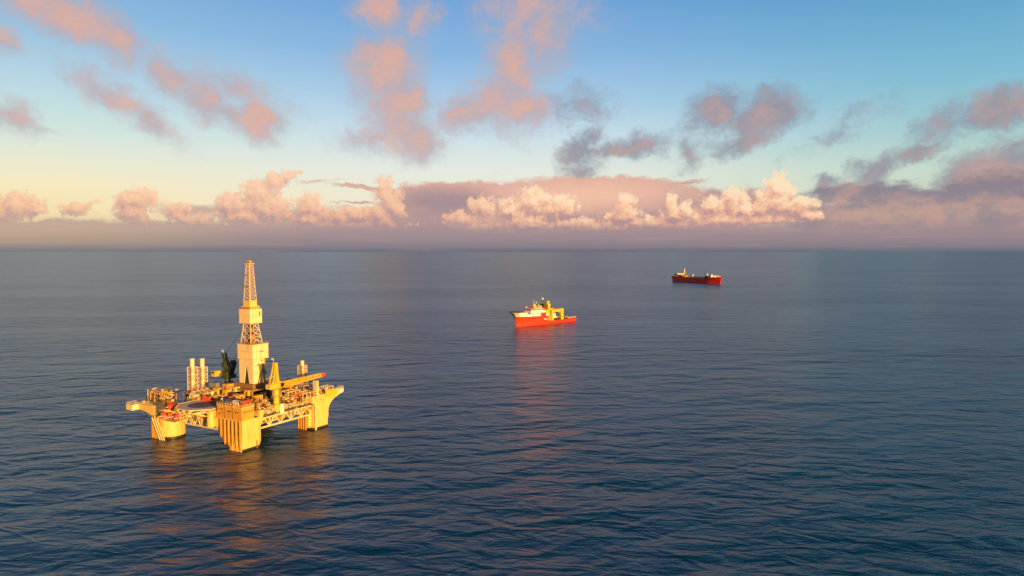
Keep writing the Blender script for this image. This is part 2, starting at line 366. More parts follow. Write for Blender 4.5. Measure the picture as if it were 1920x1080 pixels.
def copy_tree(o, parent=None):
    c = o.copy(); COL.objects.link(c)
    if parent: c.parent = parent
    for ch in list(o.children): copy_tree(ch, c)
    return c

# ------------------------------------------------------------------ sea
def build_sea():
    S = 260000.0
    m = bpy.data.materials.new('sea_water'); m.use_nodes = True; nt = m.node_tree; nt.nodes.clear(); n = N(nt)
    pos = n.new('ShaderNodeNewGeometry').outputs['Position']
    # wave heights in metres as a function of position; slopes by finite differences
    gt = bpy.data.node_groups.new('wave_height', 'ShaderNodeTree')
    gt.interface.new_socket('P', in_out='INPUT', socket_type='NodeSocketVector')
    gt.interface.new_socket('H', in_out='OUTPUT', socket_type='NodeSocketFloat')
    g = N(gt); gi = g.new('NodeGroupInput').outputs[0]; go = g.new('NodeGroupOutput')
    def layer(rot, sx, sy, dist, det, rough, amp):
        q = g.mapping(gi, (37.0 * sx, 11.0 * sy, 0), R(rot), (sx, sy, 1))
        return g.m('MULTIPLY', g.noise(q, 1.0, det, rough, dist, '2D')['Fac'], amp)
    h = layer(7, 62, 26, 0.4, 1, 0.5, SWELL)
    h = g.m('ADD', h, layer(-9, 17, 7.5, 0.5, 2, 0.5, WAVE))
    h = g.m('ADD', h, layer(14, 4.2, 2.2, 0.3, 4, 0.68, CHOP))
    h = g.m('ADD', h, layer(33, 34, 13, 0.4, 1, 0.5, SWELL * .4))
    g.put(go.inputs[0], h)
    def H(v):
        k = n.new('ShaderNodeGroup'); k.node_tree = gt; n.put(k.inputs[0], v); return k.outputs[0]
    e = 0.25
    h0 = H(pos); hx = H(n.v('ADD', pos, (e, 0, 0))); hy = H(n.v('ADD', pos, (0, e, 0)))
    patch = n.noise(n.v('MULTIPLY', pos, (1 / 900.0, 1 / 260.0, 1)), 1.0, 4, 0.6, 0.6)['Fac']
    amp = n.rng(patch, 0.33, 0.67, 0.6, 1.3)
    k = n.m('MULTIPLY', amp, -1.0 / e)
    nx = n.m('MULTIPLY', n.m('SUBTRACT', hx, h0), k); ny = n.m('MULTIPLY', n.m('SUBTRACT', hy, h0), k)
    nor = n.v('NORMALIZE', n.xyz(nx, ny, 1.0))
    p = n.new('ShaderNodeBsdfPrincipled')
    p.inputs['Base Color'].default_value = SEA_COL
    p.inputs['Roughness'].default_value = SEA_ROUGH; p.inputs['IOR'].default_value = 1.34; p.inputs['Specular IOR Level'].default_value = 0.5; p.inputs['Specular Tint'].default_value = (0.55, 0.85, 1.0, 1)
    n.put(p.inputs['Normal'], nor)
    p2 = n.new('ShaderNodeBsdfPrincipled'); p2.inputs['Base Color'].default_value = SEA_COL
    p2.inputs['Roughness'].default_value = SEA_ROUGH2; p2.inputs['IOR'].default_value = 1.45; p2.inputs['Specular IOR Level'].default_value = 0.9
    n.put(p2.inputs['Normal'], nor)
    mx = n.new('ShaderNodeMixShader'); mx.inputs[0].default_value = 0.42
    nt.links.new(p.outputs[0], mx.inputs[1]); nt.links.new(p2.outputs[0], mx.inputs[2])
    o = n.new('ShaderNodeOutputMaterial'); nt.links.new(mx.outputs[0], o.inputs[0])
    me = bpy.data.meshes.new('sea'); me.from_pydata([(-S, -S, 0), (S, -S, 0), (S, S, 0), (-S, S, 0)], [], [(0, 1, 2, 3)])
    me.materials.append(m)
    o = bpy.data.objects.new('sea', me); COL.objects.link(o); o['kind'] = 'structure'
    return o
SWELL, WAVE, CHOP = 2.6, 1.25, 0.34
SEA_COL = (0.000, 0.034, 0.080, 1)
SEA_ROUGH = 0.37
SEA_ROUGH2 = 0.17
build_sea()

# ------------------------------------------------------------------ the drilling rig (local x: along the bright front-right side, y: along the front-left side)
RIG_RZ = math.atan2(.872, .489)
rig = thing('oil_rig', 'large yellow four legged drilling rig with tall white clad derrick standing in the sea', 'oil rig', (-158.9, 410.5, 0), RIG_RZ)
rnd = random.Random(7)

def wet_band(parent, poly, z=1.4):
    cx = sum(p[0] for p in poly) / len(poly); cy = sum(p[1] for p in poly) / len(poly)
    q = [(cx + (x - cx) * 1.012 + (0.04 if x > cx else -.04), cy + (y - cy) * 1.012 + (0.04 if y > cy else -.04)) for x, y in poly]
    MB().prism(q, -2.5, z).build('waterline_band', M_WET, parent)

# --- front column
c = MB()
pf = [(-32.5, -32.0), (-32.0, -32.5), (-21.6, -32.5), (-21.0, -31.9), (-21.0, -22.5), (-32.5, -22.5)]
c.prism(pf, -8, 17.0)
c.extr([(-21.05, 1.5), (-20.3, 4.0), (-20.3, 13.0), (-18.8, 15.2), (-17.6, 20.5), (-21.05, 20.5)], 'y', -32.45, -24.0)
c.extr([(-22.5, 3.0), (-18.5, 5.2), (-14.2, 8.6), (-13.2, 10.5), (-12.6, 17.0), (-22.5, 17.0)], 'x', -32.3, -23.0)
col_f = c.build('column', M_COL, rig)
wet_band(col_f, pf, 1.3)
for i in range(6):
    y = -30.9 + i * 3.1; zl = 6.0 if y < -18 else 9.5
    MB().tube((-32.75, y, zl - 3.0 + .25 * i), (-32.75, y, 17.2), .8, n=12).tube((-32.75, y, zl - 4.6 + .25 * i), (-32.75, y, zl - 3.0 + .25 * i), .4, .8, n=12).build('caisson_pipe', M_TUBE, col_f, True)
MB().box(-32.62, -32.5, -32.0, -13.8, 8.5, 17.0).build('gap_shade_panel', M_BROWN, col_f)  # brown panel behind the pipes: shade of the gaps put into colour
for i in range(9):
    y = -31.8 + i * 1.12
    MB().tube((-32.95, y, -4), (-32.95, y, 5.5 if i % 2 else 4.2), .33, n=8).build('riser_pipe', M_TUBE if i % 3 else M_COL, col_f, True)
MB().box(-23.5, -22.7, -32.75, -32.5, 0.0, 4.2).build('draught_plate', M_BROWN, col_f)
# --- house block on the front column
h = MB(); h.box(-33.4, -25.2, -33.2, -13.2, 17.4, 24.2); hb = h.build('deck_house', M_ORG, rig)
MB().box(-33.9, -24.8, -33.7, -12.8, 16.9, 17.4).build('house_ledge', M_COL, hb); MB().box(-33.7, -25.0, -33.5, -13.0, 24.2, 24.7).build('house_ledge', M_COL, hb)
for y in (-19.6, -26.2): MB().box(-33.62, -33.4, y - .2, y + .2, 17.4, 24.2).build('house_rib', M_BROWN, hb)
for i in range(4): MB().box(-32.0 + i * 1.7, -31.2 + i * 1.7, -33.32, -33.2, 21.4, 22.1).build('window', M_GLASS, hb)
for y, z in ((-15.0, 22.2), (-15.0, 19.6), (-17.3, 22.2), (-22.5, 21.6), (-24.0, 21.6), (-28.3, 21.6), (-30.2, 21.6)):
    MB().box(-33.52, -33.4, y - .45, y + .45, z - .35, z + .35).build('window', M_GLASS, hb)
MB().rail([(-33.4, -13.3, 24.7), (-33.4, -33.2, 24.7), (-25.2, -33.2, 24.7)], 1.1, 2).build('handrail', M_TRUSS, hb)
# --- right column
c = MB()
pr = [(18.6, -29.0), (18.6, -20.0), (31.2, -20.0), (31.2, -32.5), (21.6, -32.5), (20.6, -31.2), (20.6, -29.0)]
c.prism(pr, -8, 16.5)
c.extr([(31.15, 4.0), (32.0, 6.5), (32.0, 10.5), (33.0, 13.0), (35.0, 15.3), (38.4, 17.2), (40.5, 18.0), (40.5, 20.8), (18.7, 20.8), (18.7, 16.5), (31.15, 16.5)], 'y', -32.45, -24)
col_r = c.build('column', M_COL, rig)
wet_band(col_r, [(18.6, -32.5), (18.6, -20.0), (31.2, -20.0), (31.2, -32.5)], 1.3)
for i in range(4): MB().tube((18.4, -21.0 - i * 2.0, -4), (18.4, -21.0 - i * 2.0, 16), .55, n=10).build('riser_pipe', M_TUBE, col_r, True)
MB().box(20.5, 21.8, -32.75, -32.4, 0, 15.5).build('fender_strip', M_TRUSS, col_r)
MB().box(29.5, 39.0, -33.1, -32.5, 18.6, 22.6).build('bulwark_panel', M_YEL, col_r)
cr = MB(); cr.box(40.2, 46.5, -31.8, -27.0, 19.4, 21.6); cr.extr([(40.2, 17.0), (43.0, 18.2), (46.5, 18.9), (46.5, 19.4), (40.2, 19.4)], 'y', -31.6, -27.2)
bal = cr.build('end_balcony', M_WHITE, rig); MB().rail([(40.2, -31.7, 21.6), (46.4, -31.7, 21.6), (46.4, -27.1, 21.6)], 1.2, 1.6).build('handrail', M_TRUSS, bal)
# --- left column (round front)
c = MB(); pts = []
for k in range(25):
    t = R(-150 + k * 8.75 - 30); pts.append((-30.6 + 7.3 * math.cos(t), 31.8 + 7.3 * math.sin(t)))
pl_ = pts + [(-24.0, 38.8), (-37.6, 39.4)]
pl_ = [(-30.6 + 7.4 * math.cos(R(a)), 31.6 + 7.4 * math.sin(R(a))) for a in range(-170, 10, 9)] + [(-23.2, 38.8), (-38.0, 38.8)]
c.prism(pl_, -8, 11.2)
c.prism([(-30.6 + 6.2 * math.cos(R(a)), 31.6 + 6.2 * math.sin(R(a))) for a in range(0, 360, 15)], 11.2, 17)
col_l = c.build('column', M_COL, rig, True)
wet_band(col_l, pl_, 1.3)
for i in range(8): MB().tube((-38.15, 38.6 - i * 1.15, -4), (-38.15, 38.6 - i * 1.15, 10.5 + (i % 3) * 1.4), .48, n=10).build('riser_pipe', M_TUBE, col_l, True)
for i in range(3): MB().tube((-39.2 + i * .3, 37.2 - i * 1.9, 12.0), (-39.6 + i * .3, 28.6 - i * 1.6, -1.5), .36, n=8).build('slanted_pipe', M_TRUSS, col_l, True)
MB().rail([(-37.8, 38.8, 11.2), (-37.8, 31.0, 11.2), (-36.0, 26.6, 11.2), (-30.6, 24.3, 11.2), (-25.0, 26.6, 11.2)], 1.2, 1.5).build('handrail', M_TRUSS, col_l)
# --- back column
pb = [(20.5, 20.5), (33, 20.5), (33, 33), (20.5, 33)]
col_b = MB().prism(pb, -8, 16.5).build('column', M_COL, rig); wet_band(col_b, pb, 1.3)

# --- bracing trusses under the deck
def truss(name, a, b, z0, z1, n, t=0.55):
    m = MB(); a = Vector(a); b = Vector(b)
    A = lambda k, z: (a.x + (b.x - a.x) * k, a.y + (b.y - a.y) * k, z)
    m.bar(A(0, z0), A(1, z0), t * 1.5); m.bar(A(0, z1), A(1, z1), t * 1.2)
    for k in range(n):
        k0, k1, km = k / n, (k + 1) / n, (k + .5) / n
        m.bar(A(k0, z0), A(km, z1), t); m.bar(A(km, z1), A(k1, z0), t)
        if k % 2: m.bar(A(k0, z0), A(k0, z1), t * .8)
    return m.build(name, M_TRUSS, rig)
truss('brace_truss', (-21, -31.2, 0), (18.6, -31.2, 0), 10.2, 15.3, 5, .62)
truss('brace_truss', (-21, -24.5, 0), (18.6, -24.5, 0), 10.6, 15.3, 5, .5)
truss('brace_truss', (-31.2, -13.5, 0), (-31.2, 25.5, 0), 9.6, 14.6, 5, .62)
truss('brace_truss', (-24.8, -22.5, 0), (-24.8, 25.5, 0), 10.2, 15.3, 6, .5)
truss('brace_truss', (31, -20, 0), (31, 21, 0), 10.4, 15.3, 5, .5)
truss('brace_truss', (-23, 31, 0), (21, 31, 0), 10.4, 15.3, 5, .5)

# --- main deck box and cantilevers
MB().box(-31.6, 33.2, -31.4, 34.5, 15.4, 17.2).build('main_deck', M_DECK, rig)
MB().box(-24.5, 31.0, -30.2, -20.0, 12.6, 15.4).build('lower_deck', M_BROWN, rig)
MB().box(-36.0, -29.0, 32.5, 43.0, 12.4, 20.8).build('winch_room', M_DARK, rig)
lb = MB().extr([(38, 12.0), (43.0, 13.8), (48, 14.8), (55, 15.2), (55, 17.9), (38, 18.6)], 'x', -37.6, -32.5).build('end_balcony', M_COL, rig)
MB().box(-41.5, -35.2, 52.6, 58.5, 14.9, 18.1).build('balcony_box', M_WHITE, lb)
MB().rail([(-37.6, 39, 18.6), (-37.6, 52.5, 18.2), (-41.4, 52.7, 18.1), (-41.4, 58.4, 18.1), (-35.3, 58.4, 18.1)], 1.2, 1.5).build('handrail', M_TRUSS, lb)
wn = MB()
for k in range(5): wn.cbox(-35 + (k % 2) * 1.6, 43 + k * 2.1, 18.0, 1.4, 1.3, 1.2 + .5 * (k % 3)); wn.bar((-36.8, 42 + k * 2.4, 18), (-34, 44 + k * 2.2, 19.8 - k * .2), .3)
wn.build('mooring_winch', M_LATT, lb)

# --- helideck
hc = Vector((-29.6, 3.4)); hz0 = 21.6
octo = [(hc.x + 14.0 * math.cos(R(22.5 + 45 * i)), hc.y + 14.0 * math.sin(R(22.5 + 45 * i))) for i in range(8)]
hd = MB().prism(octo, hz0 - .7, hz0).build('helideck', M_HELI, rig)
MB().prism([(hc.x + 8.3 * math.cos(R(10 * i)), hc.y + 8.3 * math.sin(R(10 * i))) for i in range(36)], hz0 + .004, hz0 + .05).build('landing_circle', M_HELID, hd)
ring = MB()
for i in range(36):
    a0, a1 = R(10 * i), R(10 * i + 10)
    ring.add([(hc.x + r * math.cos(a), hc.y + r * math.sin(a), hz0 + .012) for r, a in ((8.4, a0), (8.7, a0), (8.7, a1), (8.4, a1))], [(0, 1, 2, 3)])
ring.build('marking_ring', M_GREY, hd)
net = MB()
for i in range(8):
    a = Vector(octo[i]); b = Vector(octo[(i + 1) % 8]); ao = hc + (a - hc) * 1.09; bo = hc + (b - hc) * 1.09
    net.bar((ao.x, ao.y, hz0 + .1), (bo.x, bo.y, hz0 + .1), .22)
    for k in range(7):
        q = a + (b - a) * k / 6; qo = ao + (bo - ao) * k / 6; net.bar((q.x, q.y, hz0 - .3), (qo.x, qo.y, hz0 + .1), .14)
net.build('safety_net', M_TRUSS, hd)
sp = MB()
for i in range(8):
    a = octo[i]; sp.bar((a[0] * .97 + hc.x * .03, a[1] * .97 + hc.y * .03, hz0 - .7), (a[0] * .97 + hc.x * .03, a[1] * .97 + hc.y * .03, hz0 - 1.9), .4)
for i in range(8):
    a = octo[i]; b = octo[(i + 1) % 8]; sp.bar((a[0], a[1], hz0 - 1.9), (b[0], b[1], hz0 - 1.9), .45)
for y in (-8, -1, 6, 13):
    sp.bar((-31.5, y + 1, 15.4), (-42.0, y * .75 + .5, hz0 - 1.4), .55); sp.bar((-31.5, y + 1, 15.4), (-31.5, y + 1, hz0 - .8), .55)
    sp.bar((-31.5, y + 1, hz0 - 1.4), (-42.4, y * .75 + .5, hz0 - 1.4), .4)
sp.build('support_frame', M_TRUSS, hd)
MB().box(-32.2, -26.5, -13.0, -3.0, 11.0, 20.4).build('stair_tower', M_COL, rig)
MB().box(-31.4, -26.0, -3.0, 9.0, 15.4, 20.4).build('equipment_room', M_BROWN, rig)
MB().tube((-34.0, -8.6, 11.5), (-34.0, -8.6, 20.6), 2.2, n=16).build('storage_tank', M_COL, rig, True)
dia = MB()
for y in (-11, -4, 4, 12, 19): dia.bar((-31.6, y, 9.6), (-31.6, y + 5, 20.4), .4); dia.bar((-31.6, y + 5, 9.6), (-31.6, y + 5, 20.4), .35)
dia.build('under_frame', M_TRUSS, rig)

# --- derrick
dk = (2.0, 0.5)
D0 = 31.0
sub = MB()                      # drill floor and substructure
sub.box(-9, 13, -11.5, 10, 26.6, 27.8); sub.box(-6, 9, -9.5, 6.5, 27.8, 30.2)
for x in (-8, 2, 12):
    for y in (-11, 9): sub.bar((x, y, 17.2), (x, y, 26.6), 1.0)
sub.build('drill_floor', M_BROWN, rig)
dr = MB().build('derrick', M_LATT, rig)
def shell(x0, x1, y0, y1, z0, z1, name, mat, extra=0): return MB().box(x0, x1, y0, y1, z0, z1).build(name, mat, dr)
# lower housing with a tall A shaped slot in its left face
x0, x1, y0, y1 = -4.3, 4.8, -7.9, 4.1
lo = MB()
lo.box(x0 + .5, x1, y0, y0 + .5, D0 - 1, 45)
lo.box(x1 - .5, x1, y0 + .5, y1, D0 - 1, 45); lo.box(x0 + .5, x1 - .5, y1 - .5, y1, D0 - 1, 45)
yc = -2.2
lo.add([(x0, y0, D0 - 1), (x0, yc - 2.3, D0 - 1), (x0, yc, 43.0), (x0, yc, 45), (x0, y0, 45)] + [(x0 + .5, y0, D0 - 1), (x0 + .5, yc - 2.3, D0 - 1), (x0 + .5, yc, 43.0), (x0 + .5, yc, 45), (x0 + .5, y0, 45)],
       [(0, 1, 2, 3, 4), (9, 8, 7, 6, 5), (0, 5, 6, 1), (1, 6, 7, 2), (2, 7, 8, 3), (3, 8, 9, 4), (4, 9, 5, 0)])
lo.add([(x0, yc + 2.3, D0 - 1), (x0, y1, D0 - 1), (x0, y1, 45), (x0, yc, 45), (x0, yc, 43.0)] + [(x0 + .5, yc + 2.3, D0 - 1), (x0 + .5, y1, D0 - 1), (x0 + .5, y1, 45), (x0 + .5, yc, 45), (x0 + .5, yc, 43.0)],
       [(0, 1, 2, 3, 4), (9, 8, 7, 6, 5), (0, 5, 6, 1), (1, 6, 7, 2), (2, 7, 8, 3), (3, 8, 9, 4), (4, 9, 5, 0)])
lo.build('lower_cladding', M_WHITE, dr)
MB().box(x0 + .9, x0 + 1.3, y0 + .6, y1 - .6, D0 - 1, 44.9).build('slot_shade_sheet', M_DARK, dr)  # dark sheet just inside the slot, its inner shade painted as colour
rr = MB(); 
for z in (36, 40.5): rr.box(x0 + 1.5, x1 - .3, y0 - .25, y0, z, z + .3)
rr.box(x1 - 1.1, x1 - .2, y0 - .3, y0, D0 - 1, 45); rr.build('cladding_rib', M_ORG, dr)
hk = MB(); hk.lattice((x0 + 6.0, y0 - 2.2, D0 - 2), (x0 + 4.6, y0 - 1.6, 40.5), 1.6, 1.0, 5, .22); hk.bar((x0 + 4.6, y0 - 1.6, 40.5), (x0 + 2.8, y0 - 1.6, 42.0), .6); hk.cbox(x0 + 6.6, y0 - 2.0, 35, 1.9, 1.6, 3)
hk.build('pipe_handler', M_GREY, dr)
# lower box
bx = shell(-4.5, 7.2, -8.1, 5.0, 45, 53.4, 'windwall_box', M_WHITE)
MB().box(-4.7, 7.4, -8.3, 5.2, 44.6, 45.0).build('box_trim', M_COL, bx); MB().box(-4.7, 7.4, -8.3, 5.2, 53.4, 53.7).build('box_trim', M_COL, bx)
MB().box(.8, 3.4, -8.25, -8.1, 48.8, 49.5).build('box_vent', M_BROWN, bx)
MB().rail([(-4.5, 5, 53.7), (-4.5, -8.1, 53.7), (7.2, -8.1, 53.7)], 1.2, 1.8, .14).build('handrail', M_BROWN, bx)
# tapered lattice helper between two rectangles
def taper(r0, r1, z0, z1, n, t, mat=M_LATT, name='lattice_section'):
    m = MB()
    def c(k, i):
        f = k / n; q = [r0[j] + (r1[j] - r0[j]) * f for j in range(4)]
        return (q[0] if i % 4 in (0, 3) else q[1], q[2] if i % 4 in (0, 1) else q[3], z0 + (z1 - z0) * f)
    for i in range(4): m.bar(c(0, i), c(n, i), t * 1.7)
    for k in range(n):
        for i in range(4):
            m.bar(c(k, i), c(k + 1, i + 1), t); m.bar(c(k, i + 1), c(k + 1, i), t); m.bar(c(k + 1, i), c(k + 1, i + 1), t)
    return m.build(name, mat, dr)
taper((-4.1, 4.3, -6.3, 2.5), (-2.7, 2.6, -4.5, 1.1), 53.7, 66.4, 3, .3)
gut = MB()
for i in range(5): gut.tube((-2.6 + i * 1.2, -4.5 + (i * 2 % 5) * 1.2, 53.7), (-1.6 + i * .8, -3.4 + (i * 2 % 5) * .9, 66.4), .3 + .12 * (i % 2), n=8)
gut.box(-1.4, 1.6, -3.6, .2, 53.7, 59.5); gut.build('travelling_gear', M_BROWN, dr)
bx2 = shell(-4.2, 4.6, -6.1, 3.3, 66.4, 74.6, 'windwall_box', M_WHITE)
MB().box(-4.4, 4.8, -6.3, 3.5, 66.1, 66.4).build('box_trim', M_COL, bx2); MB().box(-3.6, 3.6, -5.4, 2.0, 74.6, 76.4).build('box_trim', M_COL, bx2)
MB().box(2.4, 3.2, -6.3, -6.1, 70.4, 73.2).build('box_vent', M_BROWN, bx2)
shell(-2.9, 2.4, -4.6, 1.0, 76.4, 79.8, 'monkey_board_housing', M_COL)
MB().rail([(-4.2, 3.3, 74.6), (-4.2, -6.1, 74.6), (4.6, -6.1, 74.6)], 1.2, 1.8, .14).build('handrail', M_BROWN, bx2)
taper((-2.7, 2.2, -4.4, .8), (-1.3, 1.3, -2.9, -.2), 79.8, 101.6, 8, .2)
MB().tube((-.1, -1.7, 79.8), (0, -1.6, 101), .3, n=8).build('guide_pipe', M_COL, dr, True)
for z, e in ((88.0, .9), (95.0, .7)): MB().box(-3.4 + e * .4, -1.9, -3.6, .2, z, z + .3).build('access_platform', M_BROWN, dr)
for (xa, xb, ya, yb, za, zb, pr_) in ((-4.5, 7.2, -8.1, 5.0, 45.0, 53.4, bx), (-4.2, 4.6, -6.1, 3.3, 66.4, 74.6, bx2)):
    q = MB()
    for k in range(1, 4): q.box(xa - .05, xa, ya + (yb - ya) * k / 4 - .06, ya + (yb - ya) * k / 4 + .06, za, zb); q.box(xa + (xb - xa) * k / 4 - .06, xa + (xb - xa) * k / 4 + .06, ya - .05, ya, za, zb)
    q.box(xa - .06, xa, ya, yb, (za + zb) / 2 - .06, (za + zb) / 2 + .06); q.box(xa, xb, ya - .06, ya, (za + zb) / 2 - .06, (za + zb) / 2 + .06)
    q.build('cladding_seam', M_ORG, pr_)
cw = MB().box(-2.0, 2.0, -3.6, .5, 101.6, 102.0).cbox(0, -1.5, 102.0, 2.2, 2.0, 1.5).build('crown_block', M_COL, dr)
MB().rail([(-2, .5, 102), (-2, -3.6, 102), (2, -3.6, 102), (2, .5, 102)], 1.1, 1.5, .16).build('handrail', M_BROWN, cw)
MB().tube((0, -1.5, 103.5), (0, -1.5, 105.2), .14, n=6).build('aerial', M_DARK, cw)

# --- buildings and clutter on deck, listed where they stand (x, y, size x, size y, base, height, material)
def module(x, y, sx, sy, z, h, mat, name='deck_module', doors=True):
    o = MB().cbox(x, y, z, sx, sy, h).build(name, mat, rig)
    k = max(1, int(sy / 3.2))
    if doors:
        for i in range(k):
            yy = y - sy / 2 + sy * (i + .5) / k
            MB().box(x - sx / 2 - .07, x - sx / 2, yy - .5, yy + .5, z + .25, z + min(h * .75, 2.3)).build('module_door', M_DARK, o)
        kx = max(1, int(sx / 4))
        for i in range(kx):
            xx = x - sx / 2 + sx * (i + .5) / kx; MB().box(xx - .5, xx + .5, y - sy / 2 - .07, y - sy / 2, z + .25, z + min(h * .75, 2.3)).build('module_door', M_DARK, o)
    return o
# orange houses in front of the derrick
for a in ((-8.5, 9.0, 4.5, 4.5, 26.0, 3.6, M_ORG), (-9.5, 2.0, 3.2, 5.5, 26.0, 2.6, M_COL), (-12.5, 5.5, 3.6, 3.6, 22.6, 4.6, M_ORG), (-12.5, .5, 3.4, 3.0, 22.6, 3.4, M_DARK), (-13, -5.5, 3.6, 5.5, 22.0, 3.4, M_ORG), (-16.6, -2.0, 2.4, 2.4, 21.4, 3.0, M_RED),
          (-10, 15.5, 5, 4.5, 22.6, 4.2, M_YEL), (-12, 22.5, 5, 4.5, 20.4, 4.2, M_ORG), (-18.0, 15.0, 3.4, 4.6, 19.5, 3.4, M_BROWN), (-19, 7, 3.6, 6, 17.2, 4.0, M_DARK), (-19.5, -1.0, 3.4, 6, 17.2, 4.4, M_GREY), (-20.5, -9.5, 5, 7, 17.2, 4.2, M_BROWN), (-14, 11, 3, 4, 20.8, 2.8, M_LATT),
          (-7, -14.5, 5, 3.5, 21.4, 3.4, M_ORG), (-8.5, -9.0, 3.4, 3.5, 24.4, 3.2, M_YEL), (-1.6, -14.4, 3.4, 4, 21.4, 4.2, M_DARK), (4, -15, 5, 4, 20.2, 3.4, M_GREY), (9, -12.5, 4, 4, 23.4, 2.8, M_BROWN), (14, -15, 5, 5, 19.0, 4.2, M_BROWN), (-11, 34.0, 13, 7, 17.2, 6.8, M_BROWN), (39, -2, 7, 6, 17.2, 8.0, M_BROWN),
          (21, -16, 5, 6, 18.2, 4.4, M_ORG), (25, -27.5, 7, 5, 20.8, 2.6, M_BROWN), (24.5, -20, 6, 5, 18.2, 5.0, M_GREY), (21, -8, 8, 8, 18.2, 5.5, M_BROWN), (28, -11, 6, 7, 18.2, 4.6, M_WHITE),
          (22, 6, 9, 10, 18.2, 6.0, M_GREY), (20, 20, 11, 9, 18.2, 5.0, M_BROWN), (5, 24, 10, 8, 18.2, 6.0, M_DARK), (-8, 27, 9, 8, 18.2, 5.4, M_BROWN), (-21, 24, 6, 6, 17.2, 4.0, M_GREY),
          (14, -24, 5, 4, 17.2, 3.4, M_WHITE), (4, -24.5, 8, 3.5, 17.2, 2.8, M_ORG), (-5, -25, 7, 3.5, 17.2, 3.0, M_BROWN), (9, -28.8, 6, 3, 17.2, 2.6, M_BROWN), (17.4, -28.6, 5, 3.4, 17.2, 3.6, M_ORG)):
    module(*a)
# extra machinery, each its own small part
for i in range(46):
    x = rnd.uniform(-29, 38) ; y = rnd.uniform(-31, 32)
    if -13 < x < 16 and -11 < y < 13: x = rnd.choice((-1, 1)) * rnd.uniform(18, 30)
    if x < -24 and y < 20: x = rnd.uniform(-23, -14)
    if x > 32: y = rnd.uniform(-31, -26)
    s = rnd.uniform(1.2, 3.6); h = rnd.uniform(1.2, 4.0); z = (20.8 if x > 31 else rnd.choice((17.2, 17.2, 20.2, 21.6)) if y > -20 else 17.2)
    mt = rnd.choice((M_BROWN, M_ORG, M_WHITE, M_GREY, M_DARK, M_COL, M_TRUSS, M_LATT))
    if i % 3 == 0: MB().tube((x, y, z - 1), (x, y, z + h), s * .32, n=12).ball((x, y, z + h), s * .32, .5).build('storage_tank', mt, rig, True)
    elif i % 3 == 1: MB().tube((x - s, y, z + 1), (x + s, y, z + 1), s * .32, n=12).box(x - s * .7, x - s * .5, y - .5, y + .5, z - 1, z + 1).box(x + s * .5, x + s * .7, y - .5, y + .5, z - 1, z + 1).build('pressure_vessel', mt, rig, True)
    else: MB().cbox(x, y, z - .5, s, s * rnd.uniform(.6, 1.4), h).cbox(x + s * .2, y, z + h - .5, s * .4, s * .4, .7).build('machinery_skid', mt, rig)
# pipe racks running back along the front right side
for r_, (y, z, x0_, x1_) in enumerate(((-19.2, 21.2, -22, 12), (-22.0, 20.2, -22, 10), (-26.5, 19.4, -20, 4), (-29.3, 18.6, -20, 6))):
    pr_ = MB()
    for k in range(5): pr_.tube((x0_, y + k * .5 - 1, z), (x1_, y + k * .5 - 1, z), .18, n=6)
    pr_.build('pipe_run', M_TRUSS if r_ % 2 == 0 else M_WHITE, rig)
    fr = MB(); n_ = int((x1_ - x0_) / 3)
    for k in range(n_ + 1):
        xx = x0_ + (x1_ - x0_) * k / n_
        fr.bar((xx, y - 1.4, 17.2), (xx, y - 1.4, z + 1.1), .26); fr.bar((xx, y + 1.4, 17.2), (xx, y + 1.4, z + 1.1), .26); fr.bar((xx, y - 1.4, z - .3), (xx, y + 1.4, z - .3), .26)
    fr.bar((x0_, y - 1.4, z + 1.1), (x1_, y - 1.4, z + 1.1), .2); fr.bar((x0_, y + 1.4, z + 1.1), (x1_, y + 1.4, z + 1.1), .2)
    fr.build('rack_frame', M_LATT if r_ % 2 else M_TRUSS, rig)
# open steel frames on the right half
for i, (x, y, sx, sy, z, h) in enumerate(((20, -27.5, 15, 7, 17.2, 6.2), (27, -17, 9, 9, 17.2, 8.5), (12, -21, 9, 6, 17.2, 7.5), (26, 2, 12, 12, 17.2, 8), (-14, 22, 12, 12, 17.2, 7.5), (3, -29.6, 12, 2.6, 12.6, 7.0), (34.5, -28.5, 7, 5, 20.8, 3.4))):
    f = MB(); nx_ = max(2, int(sx / 3)); ny_ = max(1, int(sy / 4))
    for a in range(nx_ + 1):
        for b in (0, 1):
            xx = x - sx / 2 + sx * a / nx_; yy = y - sy / 2 + sy * b
            f.bar((xx, yy, z), (xx, yy, z + h), .3)
            if a < nx_:
                x2 = x - sx / 2 + sx * (a + 1) / nx_
                f.bar((xx, yy, z + h), (x2, yy, z + h), .3); f.bar((xx, yy, z + h / 2), (x2, yy, z + h / 2), .25)
                f.bar((xx, yy, z + (h / 2 if a % 2 else 0)), (x2, yy, z + (0 if a % 2 else h / 2)), .22)
        f.bar((x - sx / 2 + sx * a / nx_, y - sy / 2, z + h), (x - sx / 2 + sx * a / nx_, y + sy / 2, z + h), .3)
    f.build('steel_frame', (M_TRUSS, M_LATT)[i % 2], rig)
MB().rail([(-21, -31.3, 17.2), (18, -31.3, 17.2)], 1.2, 1.6, .15).rail([(31, -32.3, 20.8), (40.4, -32.3, 20.8)], 1.2, 1.6, .15).rail([(33, -20, 17.2), (33, 34, 17.2), (-30, 34, 17.2)], 1.2, 2, .15).build('deck_handrail', M_TRUSS, rig)
